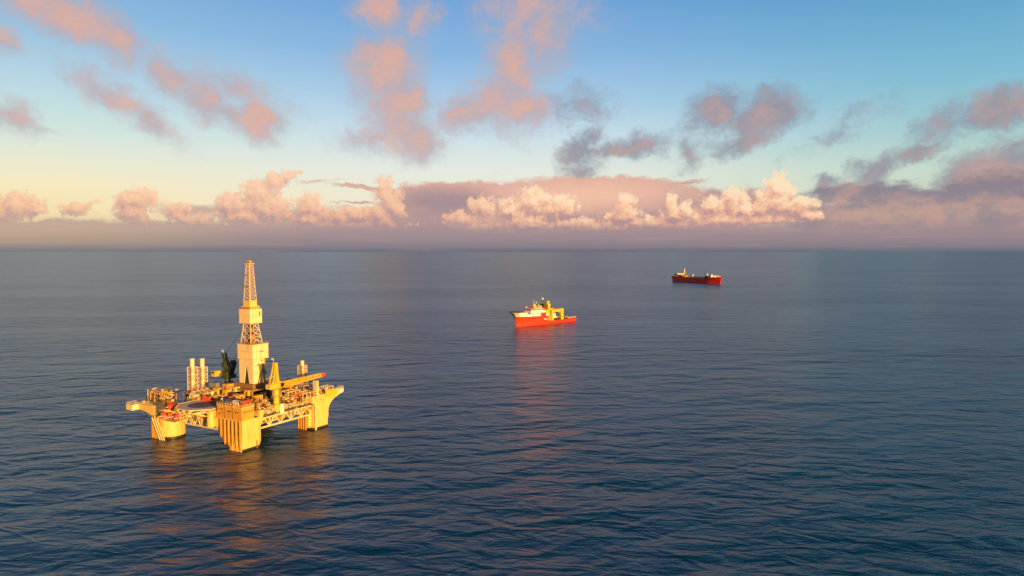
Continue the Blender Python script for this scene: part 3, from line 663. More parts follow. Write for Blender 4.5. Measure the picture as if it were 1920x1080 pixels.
# row of bottle tanks behind the helideck, left rack, black hose reels
for i in range(13):
    for j in range(2):
        x, y = -18.5 + j * 2.0, 8.5 + i * 1.35
        MB().tube((x, y, 17.2), (x, y, 22.0 + j * .5), .55, n=10).ball((x, y, 22.0 + j * .5), .58).build('gas_bottle', M_COL if i % 4 else M_WHITE, rig, True)
for k in range(4):
    MB().box(-36 + k * 1.2, -28.5 + k * .4, 31 + k * .6, 43 - k * .9, 20.9 + k * 1.35, 21.2 + k * 1.35).build('rack_shelf', M_BROWN, rig)
    f = MB()
    for q in range(9): f.tube((-36 + k * 1.2, 31.6 + q * 1.15, 21.6 + k * 1.35), (-29, 31.6 + q * 1.15, 21.6 + k * 1.35), .34, n=8)
    for q in range(7): f.bar((-36.2 + k * 1.2, 31.3 + q * 1.7, 20.9 + k * 1.35), (-36.2 + k * 1.2, 31.3 + q * 1.7, 22.4 + k * 1.35), .22)
    f.build('pipe_bank', (M_BROWN, M_LATT, M_TRUSS, M_YEL)[k], rig)
cg = MB()
for q in range(10): cg.bar((-37.2, 30.0 + q * 1.5, 11.6), (-37.2, 30.0 + q * 1.5, 21), .2)
for z in (13.2, 15, 17, 19, 21): cg.bar((-37.2, 30, z), (-37.2, 43.5, z), .2)
for q in range(6): cg.bar((-36.6 + q * 1.5, 31.6, 11.6), (-36.6 + q * 1.5, 31.6, 21), .2)
cg.build('guard_grid', M_GREY, rig)
for x, y in ((-13, 31), (-8, 33), (-17, 29)):
    MB().tube((x - 2.5, y, 22), (x + 2.5, y, 22), 2.0, n=14).box(x - 2.6, x + 2.6, y - .6, y + .6, 17.2, 22).build('hose_reel', M_DARK, rig)

# thickets of small pipes, valves, ladders and lamps between the modules: one part per bay of the deck
def thicket(x0_, x1_, y0_, y1_, z0_, z1_, n, mat, seed, parent=None):
    q = random.Random(seed); m_ = MB()
    for i in range(n):
        x = q.uniform(x0_, x1_); y = q.uniform(y0_, y1_); z = q.uniform(z0_, z1_); k = q.random(); l = q.uniform(1.0, 4.5)
        if k < .28: m_.bar((x, y, z0_), (x, y, z), q.uniform(.15, .4))
        elif k < .5: m_.tube((x - l / 2, y, z), (x + l / 2, y, z), q.uniform(.12, .3), n=6)
        elif k < .72: m_.tube((x, y - l / 2, z), (x, y + l / 2, z), q.uniform(.12, .3), n=6)
        elif k < .88: a_ = q.uniform(.4, 1.3); m_.cbox(x, y, z, a_, a_ * q.uniform(.6, 1.6), q.uniform(.3, 1.4))
        else: m_.bar((x, y, z0_), (x + q.uniform(-2, 2), y + q.uniform(-2, 2), z), .2)
    return m_.build('deck_pipework', mat, parent or rig, kind='stuff')
bays = [(-23, -6, 10, 20), (-23, -6, -2, 10), (-24, -8, -14, -2), (-20, 0, -22, -14), (0, 18, -22, -12), (18, 33, -22, -8), (18, 34, -8, 8), (14, 33, 8, 22), (-6, 14, 12, 26), (-24, -6, 20, 33), (-6, 12, 26, 34),
        (-20, -10, -30.5, -22), (-4, 8, -30.5, -22), (8, 20, -31, -22), (20, 31, -32, -22), (31, 40, -31.5, -25), (31, 38, -10, 6), (-37, -27, 30, 47), (-33, -27, -33, -14), (-24.6, -17, -31.5, -24)]
for i, (a_, b_, c_, d_) in enumerate(bays):
    zb = 24.7 if i == 18 else 20.4 if i == 17 else 20.8 if i in (15, 19) else 17.2
    zt = zb + (2.0 if i in (18, 19, 15) else 6.5 if i in (11, 12, 13) else 9.0 if c_ > -14 and a_ > -10 else 7.0)
    ar = (b_ - a_) * (d_ - c_)
    for j_, mt in enumerate((M_TRUSS, M_DARK, M_BROWN, M_ORG)):
        thicket(a_, b_, c_, d_, zb, zt if j_ != 1 else (zb + zt) / 2 + 1, int(ar * (.18, .50, .44, .12)[j_]), mt, i * 11 + j_)
# edge of the deck seen between the front and right legs
for k in range(6): thicket(-20 + k * 6.4, -13.8 + k * 6.4, -31.6, -29.5, 12.4, 18.5, 26, (M_BROWN, M_TRUSS, M_ORG)[k % 3], 900 + k)
for k in range(4): thicket(-33, -30, -10 + k * 8, -3 + k * 8, 12.4, 18.5, 22, (M_BROWN, M_COL)[k % 2], 950 + k)

# --- tall stack towers
def stack(x, y, z0, hl, hc_, w=3.6, r=1.15):
    s = MB().tube((x, y, z0 + 3), (x, y, z0 + hc_), r, n=14).tube((x, y, z0 + hc_), (x, y, z0 + hc_ + .5), r * 1.15, n=14).build('exhaust_stack', M_WHITE, rig, True)
    m = MB()
    n = 6
    for i in range(4):
        ax, ay = [(-1, -1), (1, -1), (1, 1), (-1, 1)][i]; bx_, by_ = [(-1, -1), (1, -1), (1, 1), (-1, 1)][(i + 1) % 4]
        P0 = (x + ax * w / 2, y + ay * w / 2); P1 = (x + bx_ * w / 2, y + by_ * w / 2)
        m.bar((*P0, z0), (*P0, z0 + hl), .38)
        for k in range(n):
            za, zb = z0 + hl * k / n, z0 + hl * (k + 1) / n
            m.bar((*P0, za), (*P1, zb), .26) if k % 2 else m.bar((*P1, za), (*P0, zb), .26)
            m.bar((*P0, zb), (*P1, zb), .26)
    m.build('stack_frame', M_LATT, s); return s
stack(-13.6, 35.2, 24.0, 14.4, 19.0, 4.0, 1.3); stack(-8.0, 33.4, 24.0, 13.6, 18.4, 4.0, 1.3)
stack(40, -2, 25.2, 9.4, 12.0, 4.0, 1.2)

# --- yellow pedestal crane
cx, cy = -6.6, -29.8
ck = MB().tube((cx, cy, 16.5), (cx, cy, 30.0), 1.7, n=18).build('pedestal_crane', M_YEL, rig, True)
rg = MB()
for z in (21, 25.5, 29.6): rg.tube((cx, cy, z), (cx, cy, z + .35), 1.95, n=18)
rg.build('pedestal_ring', M_BROWN, ck)
MB().box(cx - 4.6, cx + 1.8, cy - 1.7, cy + 1.7, 30.3, 33.4).build('slewing_house', M_YEL, ck)
MB().box(cx - 5.8, cx - 4.6, cy - 1.9, cy + 1.9, 30.6, 33.2).build('counterweight', M_COL, ck)
MB().box(cx + 1.8, cx + 3.6, cy - 2.6, cy - .7, 31.0, 33.2).build('crane_cab', M_GLASS, ck)
af = MB()
for y in (-1, 1): af.bar((cx + .8, cy + y * 1.4, 33.4), (cx - .4, cy + y * .7, 44.8), .8); af.bar((cx - 3.4, cy + y * 1.4, 33.4), (cx - .8, cy + y * .7, 44.8), .6)
for z, k in ((36, .2), (39, .45), (42, .72)): af.bar((cx + .6 - k, cy - 1.3, z), (cx + .6 - k, cy + 1.3, z), .5)
af.box(cx - 1.6, cx + .6, cy - 1.1, cy + 1.1, 43.4, 45.2); af.box(cx - .6, cx + .7, cy - 1.2, cy + 1.2, 33.4, 43.4); af.build('gantry_mast', M_YEL, ck)
bm_ = MB().lattice((cx + 1.8, cy, 31.8), (cx + 35, cy, 32.4), 2.5, 1.8, 12, .3); bm_.box(cx + 1.8, cx + 35, cy - .5, cy + .5, 31.2, 32.0); bm_.build('boom', M_YEL, ck)
MB().lattice((cx + 35, cy, 32.4), (cx + 38, cy, 32.6), 1.8, 1.4, 2, .35).cbox(cx + 37.6, cy, 31.6, 1.6, 1.5, 1.6).build('boom_tip', M_RED, ck)
MB().bar((cx - .4, cy, 44.8), (cx + 24, cy, 33.3), .12).bar((cx - .4, cy + .6, 44.8), (cx + 29, cy + .6, 33.5), .12).build('hoist_cable', M_DARK, ck)
MB().rail([(cx - 4.6, cy - 1.7, 33.4), (cx + 1.8, cy - 1.7, 33.4)], 1.1, 1.6, .14).build('handrail', M_TRUSS, ck)
MB().tube((cx + 2.6, cy - 1.4, 15.2), (cx + 2.6, cy - 1.4, 20.6), 1.5, n=16).ball((cx + 2.6, cy - 1.4, 20.6), 1.5, .4).build('white_silo', M_CWHITE, rig, True)
MB().box(34.5 - 11, 34.5 - 9.4, cy - 1.6, cy + 1.6, 20.8, 29.6).build('boom_cradle', M_TRUSS, rig)

# --- dark green crane behind the derrick's left corner
gx, gy = 8.0, 30.5
gk = MB().tube((gx, gy, 17), (gx, gy, 28.5), 1.8, n=16).build('pedestal_crane', M_GREEN, rig, True)
MB().cbox(gx, gy, 28.5, 6.0, 5.0, 4.2).box(gx - 2, gx + 3, gy - 4.5, gy - 2.5, 28.5, 31).bar((gx - 1.5, gy + 1, 31), (gx - 5, gy + 4.2, 31), 1.6).build('slewing_house', M_GREEN, gk)
MB().box(gx - 7.6, gx - 3.2, gy + 2.5, gy + 6.0, 30.2, 33.4).build('crane_cab', M_YEL, gk)
MB().box(gx - 7.7, gx - 7.6, gy + 2.9, gy + 5.6, 32.2, 33.1).build('cab_window', M_GLASS, gk)
g2 = MB()
for y in (-1, 1): g2.bar((gx, gy + 2.2 + y, 32.5), (gx + .6, gy + 3.6 + y * .6, 43.0), .8); g2.bar((gx + 2.4, gy - 1 + y, 32.5), (gx + .8, gy + 3.2 + y * .6, 43.0), .6)
g2.cbox(gx + .6, gy + 3.5, 41.2, 2.4, 2.4, 2.8).cbox(gx, gy + 2.8, 35.2, 2.4, 2.6, 3.2); g2.build('gantry_mast', M_GREEN, gk)
MB().lattice((gx + .5, gy - 1.2, 30.5), (gx - .5, gy - 6.6, 39.5), 2.4, 2.2, 4, .62).cbox(gx - .3, gy - 5.6, 36.0, 2.6, 2.6, 3.0).build('boom', M_GREEN, gk)
MB().bar((gx + .6, gy + 3.4, 43), (-2, 1.5, 64), .14).bar((gx - .5, gy - 6.2, 39), (-1, 2.6, 60), .14).bar((gx + .6, gy + 3.4, 43), (gx - .5, gy - 6.4, 39.6), .14).build('hoist_cable', M_DARK, gk)
for (x, y, z) in ((gx + .6, gy + 4.5, 43.5), (cx - .5, cy + 1, 45.2)): MB().bar((x, y, z), (x, y, z + 2.6), .14).box(x - .05, x + .05, y, y + 1.8, z + 1.5, z + 2.5).build('pennant', M_SHIPW, rig)

# ------------------------------------------------------------------ loose things on the rig: lifeboats, containers, bundles
RM = Matrix.Translation((-158.9, 410.5, 0)) @ Matrix.Rotation(RIG_RZ, 4, 'Z')
def on_rig(x, y, z): return tuple(RM @ Vector((x, y, z)))
def make_lifeboat(label):
    t = thing('lifeboat', label, 'lifeboat')
    L, Wd = 3.9, 1.6; m = MB(); st = []
    prof = [(-1, .15), (-.85, .75), (-.4, 1), (.3, 1), (.75, .7), (1, .1)]
    for fx, w in prof:
        ring_ = [(fx * L, w * Wd * math.cos(R(a)), 1.35 + (1.35 if math.sin(R(a)) > 0 else 1.25) * w ** .5 * math.sin(R(a))) for a in range(0, 360, 36)]
        st.append(ring_)
    n_ = 10; vs = [p for r_ in st for p in r_]
    fs = [(k * n_ + i, k * n_ + (i + 1) % n_, (k + 1) * n_ + (i + 1) % n_, (k + 1) * n_ + i) for k in range(len(st) - 1) for i in range(n_)]
    fs += [tuple(range(n_))[::-1], tuple(range((len(st) - 1) * n_, len(st) * n_))]
    m.add(vs, fs).build('hull', M_RED, t, True)
    MB().box(-3.6, -1.6, -.8, .8, 2.3, 3.3).build('wheelhouse', M_RED, t)
    MB().box(-3.66, -3.6, -.6, .6, 2.7, 3.15).box(-3.4, -1.8, -.85, -.8, 2.7, 3.1).build('window', M_GLASS, t)
    MB().box(-3.9, 3.9, -1.62, 1.62, 1.3, 1.48).build('rubbing_strake', M_SHIPW, t)
    return t
lbg = 'orange red lifeboats hung beside the helideck'
lb0 = make_lifeboat('leftmost orange red lifeboat on top of the round left leg')
for i, (x, y, z, lab) in enumerate(((-36.6, 29.8, 12.6, None), (-35.8, 25.6, 12.4, 'orange red lifeboat between the leftmost lifeboat and the one nearest the helideck support'), (-35.0, 20.8, 12.0, 'orange red lifeboat nearest the helideck support braces'),
                               (-31.5, 28.6, 17.0, 'topmost orange red lifeboat, hanging above the other three by the helideck edge'))):
    o = lb0 if i == 0 else copy_tree(lb0)
    o.scale = (1.2, 1.2, 1.2); o.location = on_rig(x, y, z); o.rotation_euler = (0, 0, RIG_RZ + R(51 + (i * 7 if i < 3 else -25)))
    if lab: o['label'] = lab
    o['group'] = lbg
dv = MB()
for x, y in ((-36.0, 32.4), (-35.4, 27.6), (-34.6, 23.0), (-33.8, 18.6)):
    dv.bar((x, y, 11.2), (x - .6, y - .2, 16.2), .3); dv.bar((x - .6, y - .2, 16.2), (x - 2.6, y - 1.6, 16.6), .3)
dv.box(-38.5, -31.0, 17.0, 32, 11.3, 11.7).build('lifeboat_davit', M_TRUSS, rig)

def make_container(mat, L=6.06):
    t = thing('shipping_container', '', 'container')
    b = MB(); n_ = 14; prof = []
    for i in range(n_ * 2 + 1): prof.append((-L / 2 + .15 + (L - .3) * i / (n_ * 2), .05 * (i % 2)))
    top = [(x, -1.22 + d) for x, d in prof] + [(x, 1.22 - d) for x, d in prof[::-1]]
    b.prism(top, .15, 2.5).build('wall_panel', mat, t)
    f = MB()
    for x in (-L / 2, L / 2 - .16):
        for y in (-1.22, 1.06): f.box(x, x + .16, y, y + .16, 0, 2.6)
    for y in (-1.24, 1.08):
        for z in (0, 2.45): f.box(-L / 2 + .16, L / 2 - .16, y, y + .16, z, z + .15)
    for x in (-L / 2 + .01, L / 2 - .15):
        for z in (0.01, 2.46): f.box(x, x + .14, -1.06, 1.06, z, z + .14)
    f.build('corner_frame', mat, t)
    d = MB()
    for y in (-.7, -.25, .25, .7): d.tube((-L / 2 - .04, y, .2), (-L / 2 - .04, y, 2.4), .04, n=6)
    d.build('door_bar', M_GREY, t)
    return t
CB = {k: make_container(m) for k, m in (('blue', M_BLUE), ('black', M_DARK), ('red', M_RED), ('white', M_CWHITE), ('orange', M_ORG), ('grey', M_GREY))}
used = set()
for x, y, z, r_, k, lab in (
    (-31.2, -20.5, 24.7, 90, 'blue', 'dark blue container on the roof of the yellow house at the front leg'),
    (-28.0, -17.5, 24.7, 0, 'black', 'black container on the front house roof, left of the dark blue one'),
    (-31.0, -27.0, 24.7, 80, 'white', 'white container on the front house roof beside the red one'),
    (-29.0, -31.0, 24.7, 5, 'red', 'bright red container at the right end of the front house roof'),
    (-27.8, -24.5, 24.7, 90, 'black', 'black container on the front house roof behind the white one'),
    (-20.5, -27.0, 20.8, 0, 'orange', 'orange container on the front leg top, right of the house'),
    (-22.0, 10.5, 21.4, 90, 'red', 'red container on the dark roof behind the helideck'),
    (-19.0, -9.5, 21.5, 90, 'black', 'black container on the brown roof in front of the orange houses'),
    (-19.5, -3.2, 21.5, 90, 'blue', 'blue container between the helideck and the orange houses'),
    (3.0, -17.5, 23.7, 0, 'grey', 'grey container on the grey module behind the yellow crane'),
    (14.0, -24.0, 20.7, 0, 'red', 'red container on the small white module near the right leg'),
    (26.0, -26.5, 23.5, 0, 'blue', 'blue container on the low module above the right leg'),
    (21.5, -9.0, 23.8, 90, 'orange', 'orange container on the brown module right of the derrick'),
    (28.5, -11.0, 22.9, 90, 'grey', 'grey container on the white module towards the right rear'),
    (20.0, 7.0, 24.3, 0, 'white', 'white container on the grey roof behind the derrick'),
    (18.0, 20.0, 23.3, 90, 'orange', 'orange container on the brown roof at the far side of the rig'),
    (-20.8, 24.0, 21.3, 90, 'white', 'white container beside the left twin stacks'),
    (-12.0, 17.0, 27.5, 90, 'grey', 'grey container on the orange house left of the derrick')):
    o = CB[k] if k not in used else copy_tree(CB[k]); used.add(k)
    o.location = on_rig(x, y, z); o.rotation_euler = (0, 0, RIG_RZ + R(r_)); o['label'] = lab; o['group'] = 'containers on the rig deck'

# ------------------------------------------------------------------ ship hull lofted from stations (x, half width at deck, half width at waterline, deck height)
def hull(stations, keel=-4.0, mids=3, bow=None):
    m = MB(); rows = []
    for x, wd, ww, zd in stations:
        col = []
        xs = x if not isinstance(x, tuple) else x[0]; xw = x if not isinstance(x, tuple) else x[1]
        for s_ in (1, -1):
            c_ = []
            for k in range(mids + 1):
                f = k / mids; c_.append((xw + (xs - xw) * f, s_ * (ww + (wd - ww) * f ** 1.6), zd * f))
            c_.insert(0, (xw, s_ * ww * .9, keel)); col.append(c_)
        rows.append(col[1][::-1] + col[0])     # starboard deck edge .. keel .. port deck edge
    n_ = len(rows[0]); vs = [p for r_ in rows for p in r_]
    fs = [(k * n_ + i, k * n_ + i + 1, (k + 1) * n_ + i + 1, (k + 1) * n_ + i) for k in range(len(rows) - 1) for i in range(n_ - 1)]
    fs += [(k * n_ + n_ - 1, k * n_, (k + 1) * n_, (k + 1) * n_ + n_ - 1) for k in range(len(rows) - 1)]
    fs += [tuple(range(n_))[::-1], tuple(range((len(rows) - 1) * n_, len(rows) * n_))]
    return m.add(vs, fs)

# ------------------------------------------------------------------ red construction support vessel (local x forward, y to port, origin amidships)
s_bow = Vector((6.1, 994.3)); s_st = Vector((93.5, 1078.0)); s_mid = (s_bow + s_st) / 2; s_dir = (s_bow - s_st)
HL = s_dir.length / 2
ship = thing('support_vessel', 'red hulled support vessel with white bridge, bow helideck and yellow cranes', 'ship', (s_mid.x, s_mid.y, 0), math.atan2(s_dir.y, s_dir.x))
B = 12.0
fwd = HL
hl = hull([(-fwd, 11.2, 10.4, 4.6), (-fwd + 6, B, 11.6, 4.6), (2, B, B, 4.6), (3.9, B, B, 5.2)]).build('aft_hull', M_SHIPR, ship, True)
fh = hull([(4.0, B, B, 12.0), (16, B, B, 12.4), (28, B, 11.2, 13.0), (fwd * .64, 11.2, 8.8, 13.4), (fwd * .80, 9.4, 5.6, 13.8), ((fwd + .5, fwd * .93), 5.8, 2.4, 14.2), ((fwd + 3.2, fwd), 1.2, .35, 14.4)], mids=5).build('bow_hull', M_SHIPR, ship, True)
MB().box(9.5, 20.5, -B + .2, B + .06, 12.3, 18.2).build('side_casing', M_SHIPR, ship)
MB().box(11, 12.3, B + .06, B + .14, 13.5, 14.6).box(15, 17.5, B + .06, B + .14, 13.2, 14.8).build('casing_opening', M_DARK, ship)
# lettering shaped white bars on the side, as far as the photograph resolves them
nm = MB()
for k in range(7): nm.box(6.5 + k * 1.15, 7.3 + k * 1.15, B + .01, B + .09, 7.4, 8.9)
nm.build('hull_lettering', M_SHIPW, fh)
MB().tube((fwd * .90, 0, -2), (fwd * 1.0, 0, -1.8), 1.5, .4, n=10).build('bulb', M_SHIPR, ship)
def deckprism(st, z0, z1, k=1.0, k1=None):
    k1 = k if k1 is None else k1; po = [(x, w * k) for x, w in st] + [(x, -w * k) for x, w in st[::-1]]
    p1 = [(x, w * k1) for x, w in st] + [(x, -w * k1) for x, w in st[::-1]]
    return MB().prism(po, z0, z1, p1)
m = MB()
fst = [(4.2, 11.8), (18, 11.8), (30, 11.4), (fwd * .64, 10.9), (fwd * .80, 9.0), (fwd * .95, 5.4), (fwd + 2.4, 1.4)]
po = [(x, w) for x, w in fst] + [(x, -w) for x, w in fst[::-1]]
top = {0: 16.5, 1: 18.4, 2: 18.8, 3: 17.6, 4: 15.8, 5: 15.2, 6: 15.0}
n_ = len(po); idx = list(range(7)) + list(range(6, -1, -1))
m.add([(x, y, 13.2) for x, y in po] + [(x, y, top[i]) for (x, y), i in zip(po, idx)], [(i, (i + 1) % n_, n_ + (i + 1) % n_, n_ + i) for i in range(n_)] + [tuple(range(n_))[::-1], tuple(range(n_, 2 * n_))])
fc = m.build('forecastle', M_SHIPW, ship)
brd = MB()
brd.prism([(10, 11.2), (33, 11.2), (37.5, 7), (37.5, -7), (33, -11.2), (10, -11.2)], 18.2, 21.4, [(10.5, 10.8), (32, 10.8), (36, 6.6), (36, -6.6), (32, -10.8), (10.5, -10.8)])
brd.prism([(16, 12.2), (31.5, 12.2), (36, 7), (36, -7), (31.5, -12.2), (16, -12.2)], 21.4, 24.6, [(16.5, 11.6), (32.5, 11.6), (37, 7), (37, -7), (32.5, -11.6), (16.5, -11.6)])
br = brd.build('bridge', M_SHIPW, ship)
MB().prism([(17, 12.15), (32.2, 12.15), (36.7, 7.2), (36.7, -7.2), (32.2, -12.15), (17, -12.15)], 22.5, 23.7).build('bridge_window', M_GLASS, br)
wl = MB()
for z in (13.6, 16.0): 
    for k in range(9): wl.box(20 + k * 2.2, 20.8 + k * 2.2, 11.5, 11.95 - k * .02, z, z + .8)
wl.build('cabin_window', M_GLASS, fc)
MB().box(16.5, 33, -11, 11, 24.6, 25.1).box(10, 16.5, -9, 9, 21.4, 25.4).build('bridge_roof', M_SHIPR, br)
mast = MB().prism([(20, 3), (28, 3), (28, -3), (20, -3)], 25.1, 30.5, [(22, 1.8), (26, 1.8), (26, -1.8), (22, -1.8)]).build('radar_mast', M_YEL, ship)
mm = MB().bar((24, 0, 30.5), (24, 0, 37), .6).bar((24, -3.5, 32.5), (24, 3.5, 32.5), .4).bar((24, -2.4, 34.5), (24, 2.4, 34.5), .35)
mm.bar((26.6, 2.2, 28), (26.6, 2.2, 33), .3).bar((21.6, -2.2, 28), (21.6, -2.2, 34), .3); mm.cbox(24, 2.6, 32.7, 1, 1.6, .7).cbox(24, -1.8, 34.8, .8, 2.2, .4); mm.build('mast_arm', M_LATT, mast)
MB().box(18.5, 20.5, 4, 6.4, 25.1, 29.6).box(18.5, 20.5, -6.4, -4, 25.1, 29.6).build('funnel', M_YEL, ship)
for x, y, z, r_ in ((14.5, 5.5, 27.0, 1.5), (35.0, -4.5, 26.6, 1.2), (29.5, 6, 26.8, 1.0), (22.5, 4.4, 33.2, .9)): MB().tube((x, y, z - 2), (x, y, z - .8), .3, n=6).ball((x, y, z), r_).build('radome', M_CWHITE, ship, True)
# helideck over the bow
hx = fwd + 1.0; oc = [(hx + 11.2 * math.cos(R(22.5 + 45 * i)), 11.2 * math.sin(R(22.5 + 45 * i))) for i in range(8)]
hd2 = MB().prism(oc, 20.6, 21.2).build('helideck', M_DARK, ship)
MB().prism([(hx + 12.2 * math.cos(R(22.5 + 45 * i)), 12.2 * math.sin(R(22.5 + 45 * i))) for i in range(8)], 20.2, 20.5).build('safety_net', M_TRUSS, hd2)
pf_ = MB()
pf_.prism([(hx - 14, 8.5), (hx - 2, 6.5), (hx + 2, 3), (hx + 2, -3), (hx - 2, -6.5), (hx - 14, -8.5)], 15.0, 19.6, [(hx - 16, 9.5), (hx + 3, 9.0), (hx + 8, 4.0), (hx + 8, -4.0), (hx + 3, -9.0), (hx - 16, -9.5)])
pf_.build('helideck_base', M_SHIPW, hd2)
# yellow crane tower, gantry and working deck
tw = MB().box(-10, -5.6, 4.0, 9.0, 4.6, 30).box(-9.6, -6.0, -6.0, -2.0, 4.6, 27).build('crane_tower', M_YEL, ship)
MB().tube((-7.8, 6.4, 30), (-7.8, 6.4, 34.5), 2.6, n=14).cbox(-7.8, 6.4, 26.5, 6.0, 6.2, 3).build('crane_head', M_YEL, tw)
MB().bar((-4.6, 4.0, 24), (-1.0, 1.0, 37.5), 1.3).bar((-2.8, 2.6, 30), (-7, 6, 34), .7).build('crane_boom', M_GREEN, tw)
MB().cbox(-1.0, 1.0, 36.6, 3.4, 3.0, 2.8).build('boom_head', M_LATT, tw)
MB().bar((-1.0, 1.0, 36.8), (-1.0, 1.0, 25), .25).box(-5.0, -1.4, -3, 3.5, 19, 30).build('winch_stack', M_DARK, tw)
lw = MB()
for x in (-3, 1.5): lw.box(x - .6, x + .6, 9.6, 10.9, 4.6, 21)
lw.box(-4, 5.2, 8.8, 10.8, 17.5, 21.5); lw.bar((-3, 10.2, 6), (1.5, 10.2, 17.5), .7); lw.bar((1.5, 10.2, 12.6), (-10, 9.8, 20.5), .7)
lw.build('side_gantry', M_YEL, ship)
MB().box(-12, -2, -9, 9.5, 4.7, 12.0).build('deck_module', M_ORG, ship)
ga = MB()
for y0_ in (-10.6, 7.8):
    ga.box(-16.6, -12.2, y0_, y0_ + 2.8, 4.6, 20.5); ga.box(-39.0, -33.6, y0_, y0_ + 2.8, 4.6, 21.5)
    ga.box(-39.0, -12.2, y0_ + .1, y0_ + 2.7, 17.5, 21.2); ga.bar((-33.6, y0_ + 1.4, 13.5), (-30.5, y0_ + 1.4, 17.5), 1.1); ga.bar((-16.6, y0_ + 1.4, 13.5), (-19.5, y0_ + 1.4, 17.5), 1.1)
ga.box(-38.0, -34.6, -8, 8, 18.4, 21.8); ga.box(-15.8, -13, -8, 8, 17.9, 20.9); ga.build('module_gantry', M_YEL, ship)
MB().box(-31, -20, -6, 4.5, 4.7, 9.5).cbox(-25, 2, 9.5, 5, 5, 4.6).build('deck_cabin', M_SHIPW, ship)
MB().box(-32, -19, 5.0, 8.6, 4.7, 7.2).build('reel_cradle', M_DARK, ship)
MB().box(-fwd + 1.5, 3.8, -11.3, 11.3, 4.62, 4.75).build('work_deck', M_DARK, ship)
bw = MB()
for y0_ in (-11.9, 11.2): bw.box(-fwd + 3, -40, y0_, y0_ + .7, 4.6, 6.3)
bw.build('bulwark', M_SHIPR, ship)
ag = MB()
for y0_ in (-8, 7): ag.box(-fwd + 1, -fwd + 3, y0_, y0_ + 1.2, 4.75, 7.4)
for x, y in ((-46, 6), (-50, -3), (-53, 5)): ag.cbox(x, y, 4.75, 3.2, 4, 1.9)
ag.build('deck_gear', M_YEL, ship)

for o in ship.children:
    if o.name.split('.')[0] in ('crane_tower', 'side_gantry', 'deck_module', 'module_gantry', 'deck_cabin', 'reel_cradle'): o.location.x += 8.0
for i, (a_, b_, c_, d_, z0_, z1_, k, mt) in enumerate(((-4, 4, -10, 10.5, 12, 22, 46, M_YEL), (-4, 8, -9, 10, 9, 17, 40, M_BROWN), (-28, -8, -8, 8, 4.8, 10, 40, M_YEL), (-54, -32, -9, 9, 4.8, 6.6, 40, M_BROWN),
        (17, 32, -9, 9, 25, 28.5, 26, M_LATT), (-25, -6, -9, 9, 4.8, 12, 26, M_DARK), (9, 17, -8, 8, 25, 28, 16, M_DARK))):
    thicket(a_, b_, c_, d_, z0_, z1_, k, mt, 300 + i, ship)
MB().rail([(4.5, B - .3, 12.0), (9.5, B - .3, 12.2)], 1.2, 1.5, .15).rail([(17, 11, 25.1), (32, 11, 25.1)], 1.1, 1.5, .14).rail([(-HL + 1, B - 1, 6.2), (-40, B - 1, 6.2)], 1.1, 2, .14).build('handrail', M_SHIPW, ship)

# ------------------------------------------------------------------ red production tanker far behind
t_bow = Vector((705.0, 2318.0)); t_st = Vector((604.0, 2527.0)); t_mid = (t_bow + t_st) / 2; t_dir = t_bow - t_st; TL = t_dir.length / 2
tk = thing('tanker_ship', 'distant long dark red tanker with bright red bow and yellowish stern house', 'ship', (t_mid.x, t_mid.y, 0), math.atan2(t_dir.y, t_dir.x))
TB = 20.0
hull([(-TL - 3, 15, 9, 18.5), (-TL + 6, 18, 14, 18.5), (-TL + 22, TB, 18.5, 18.0), (-TL + 45, TB, TB, 17.0), (TL * .55, TB, TB, 17.0), (TL * .68, 18.6, 15.5, 18.4), (TL * .83, 14.5, 9, 21.0), ((TL + 2, TL * .94), 7.5, 3.4, 23.2), ((TL + 13, TL + 2), 1.0, .6, 24.0)], mids=5).build('hull', M_TANKR, tk, True)
aft = MB(); aft.box(-TL + 8, -TL + 34, -14, 15.5, 17.6, 27.5); aft.box(-TL + 12, -TL + 28, -12, 13, 27.5, 29.5).build('accommodation', M_WHITE, tk)
MB().box(-TL + 36, -TL + 50, -12, 13, 17.4, 25.5).build('machinery_house', M_BROWN, tk)
wd_ = MB()
for z in (20.0, 22.6, 25.2): wd_.box(-TL + 9.5, -TL + 33, 15.5, 15.6, z, z + 1.1)
wd_.build('window_row', M_GLASS, tk)
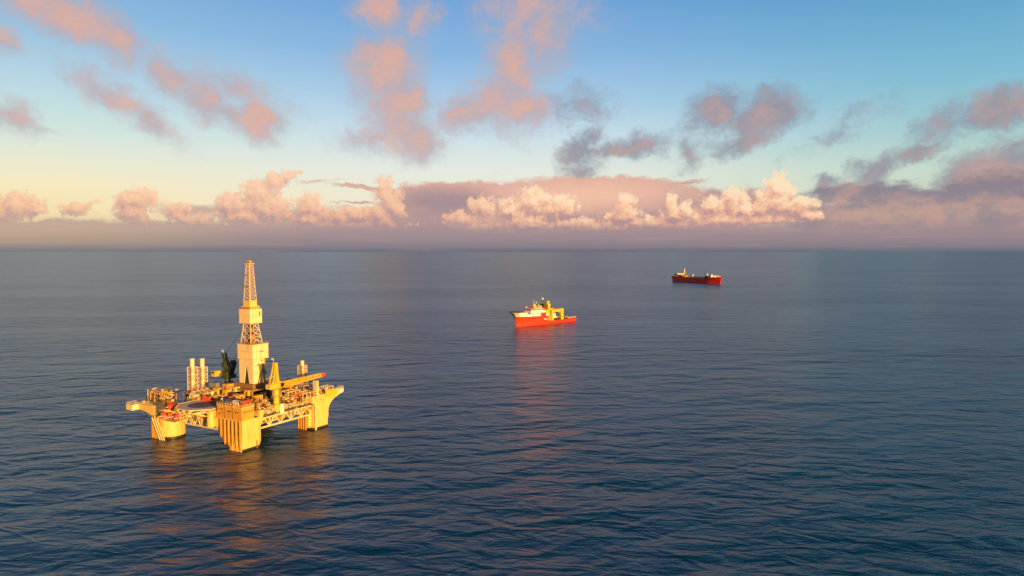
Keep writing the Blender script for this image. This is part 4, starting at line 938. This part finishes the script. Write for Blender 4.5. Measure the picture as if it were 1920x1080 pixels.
MB().lattice((-TL + 46, 4, 29), (-TL + 46, 4, 46), 3.4, 1.8, 5, .7).tube((-TL + 46, 4, 24), (-TL + 46, 4, 47), .9, n=8).build('flare_tower', M_WHITE, tk)
MB().box(-TL + 53, -TL + 66, -10, 10, 17.2, 21.5).build('process_module', M_ORG, tk)
for x, z in ((-TL + 84, 27.5), (TL * .36, 30.0)):
    c_ = MB().tube((x, 11, 17), (x, 11, z), 1.7, n=10).cbox(x, 11, z - 3, 6, 4.6, 4.4).build('deck_crane', M_CWHITE, tk)
    MB().bar((x, 11, z), (x + (12 if x < 0 else -13), 9, z + 2.5), 1.1).bar((x, 11, z), (x, 11, z + 6), .8).build('crane_jib', M_GREY, c_)
MB().box(-TL + 66, TL * .55, -4, 4, 17.2, 19.4).build('pipe_track', M_DARK, tk)
pr2 = MB()
for i in range(14):
    x = -TL + 68 + i * 7.6; pr2.bar((x, -16, 17), (x, -16, 20.5), .7); pr2.bar((x, 16, 17), (x, 16, 19.0), .5)
pr2.bar((-TL + 68, 16, 19.0), (-TL + 68 + 99, 16, 19.0), .4); pr2.build('deck_post', M_BROWN, tk)
MB().box(TL * .47, TL * .58, -10, 12, 17.0, 25.0).build('turret_house', M_GREEN, tk)
MB().box(TL * .60, TL * .74, -9, 13.5, 17.5, 26.0).cbox(TL * .63, 3, 26, 6, 8, 3.5).build('forward_house', M_CWHITE, tk)
MB().cbox(TL * .88, 4, 21, 4, 4, 5.5).bar((TL * .88, 4, 26), (TL * .88, 4, 30), .6).build('foremast', M_CWHITE, tk)
MB().cbox(TL * .98, 2, 23, 5, 4, 3.0).build('windlass', M_CWHITE, tk)

# ------------------------------------------------------------------ speck of a vessel right on the horizon
dv_p = (-0.3645 * 80000, 80000)
fv = thing('distant_boat', 'tiny pale boat on the horizon just right of the derrick top', 'boat', (dv_p[0], dv_p[1], 0), R(160))
fv.scale = (4, 4, 4)
hull([(-30, 7, 6, 7), (20, 7, 6, 7), ((34, 30), 1, .5, 10)]).build('hull', M_GREY, fv)
MB().box(2, 18, -6, 6, 7, 22).bar((8, 0, 22), (8, 0, 30), 1.2).build('deckhouse', M_GREY, fv)
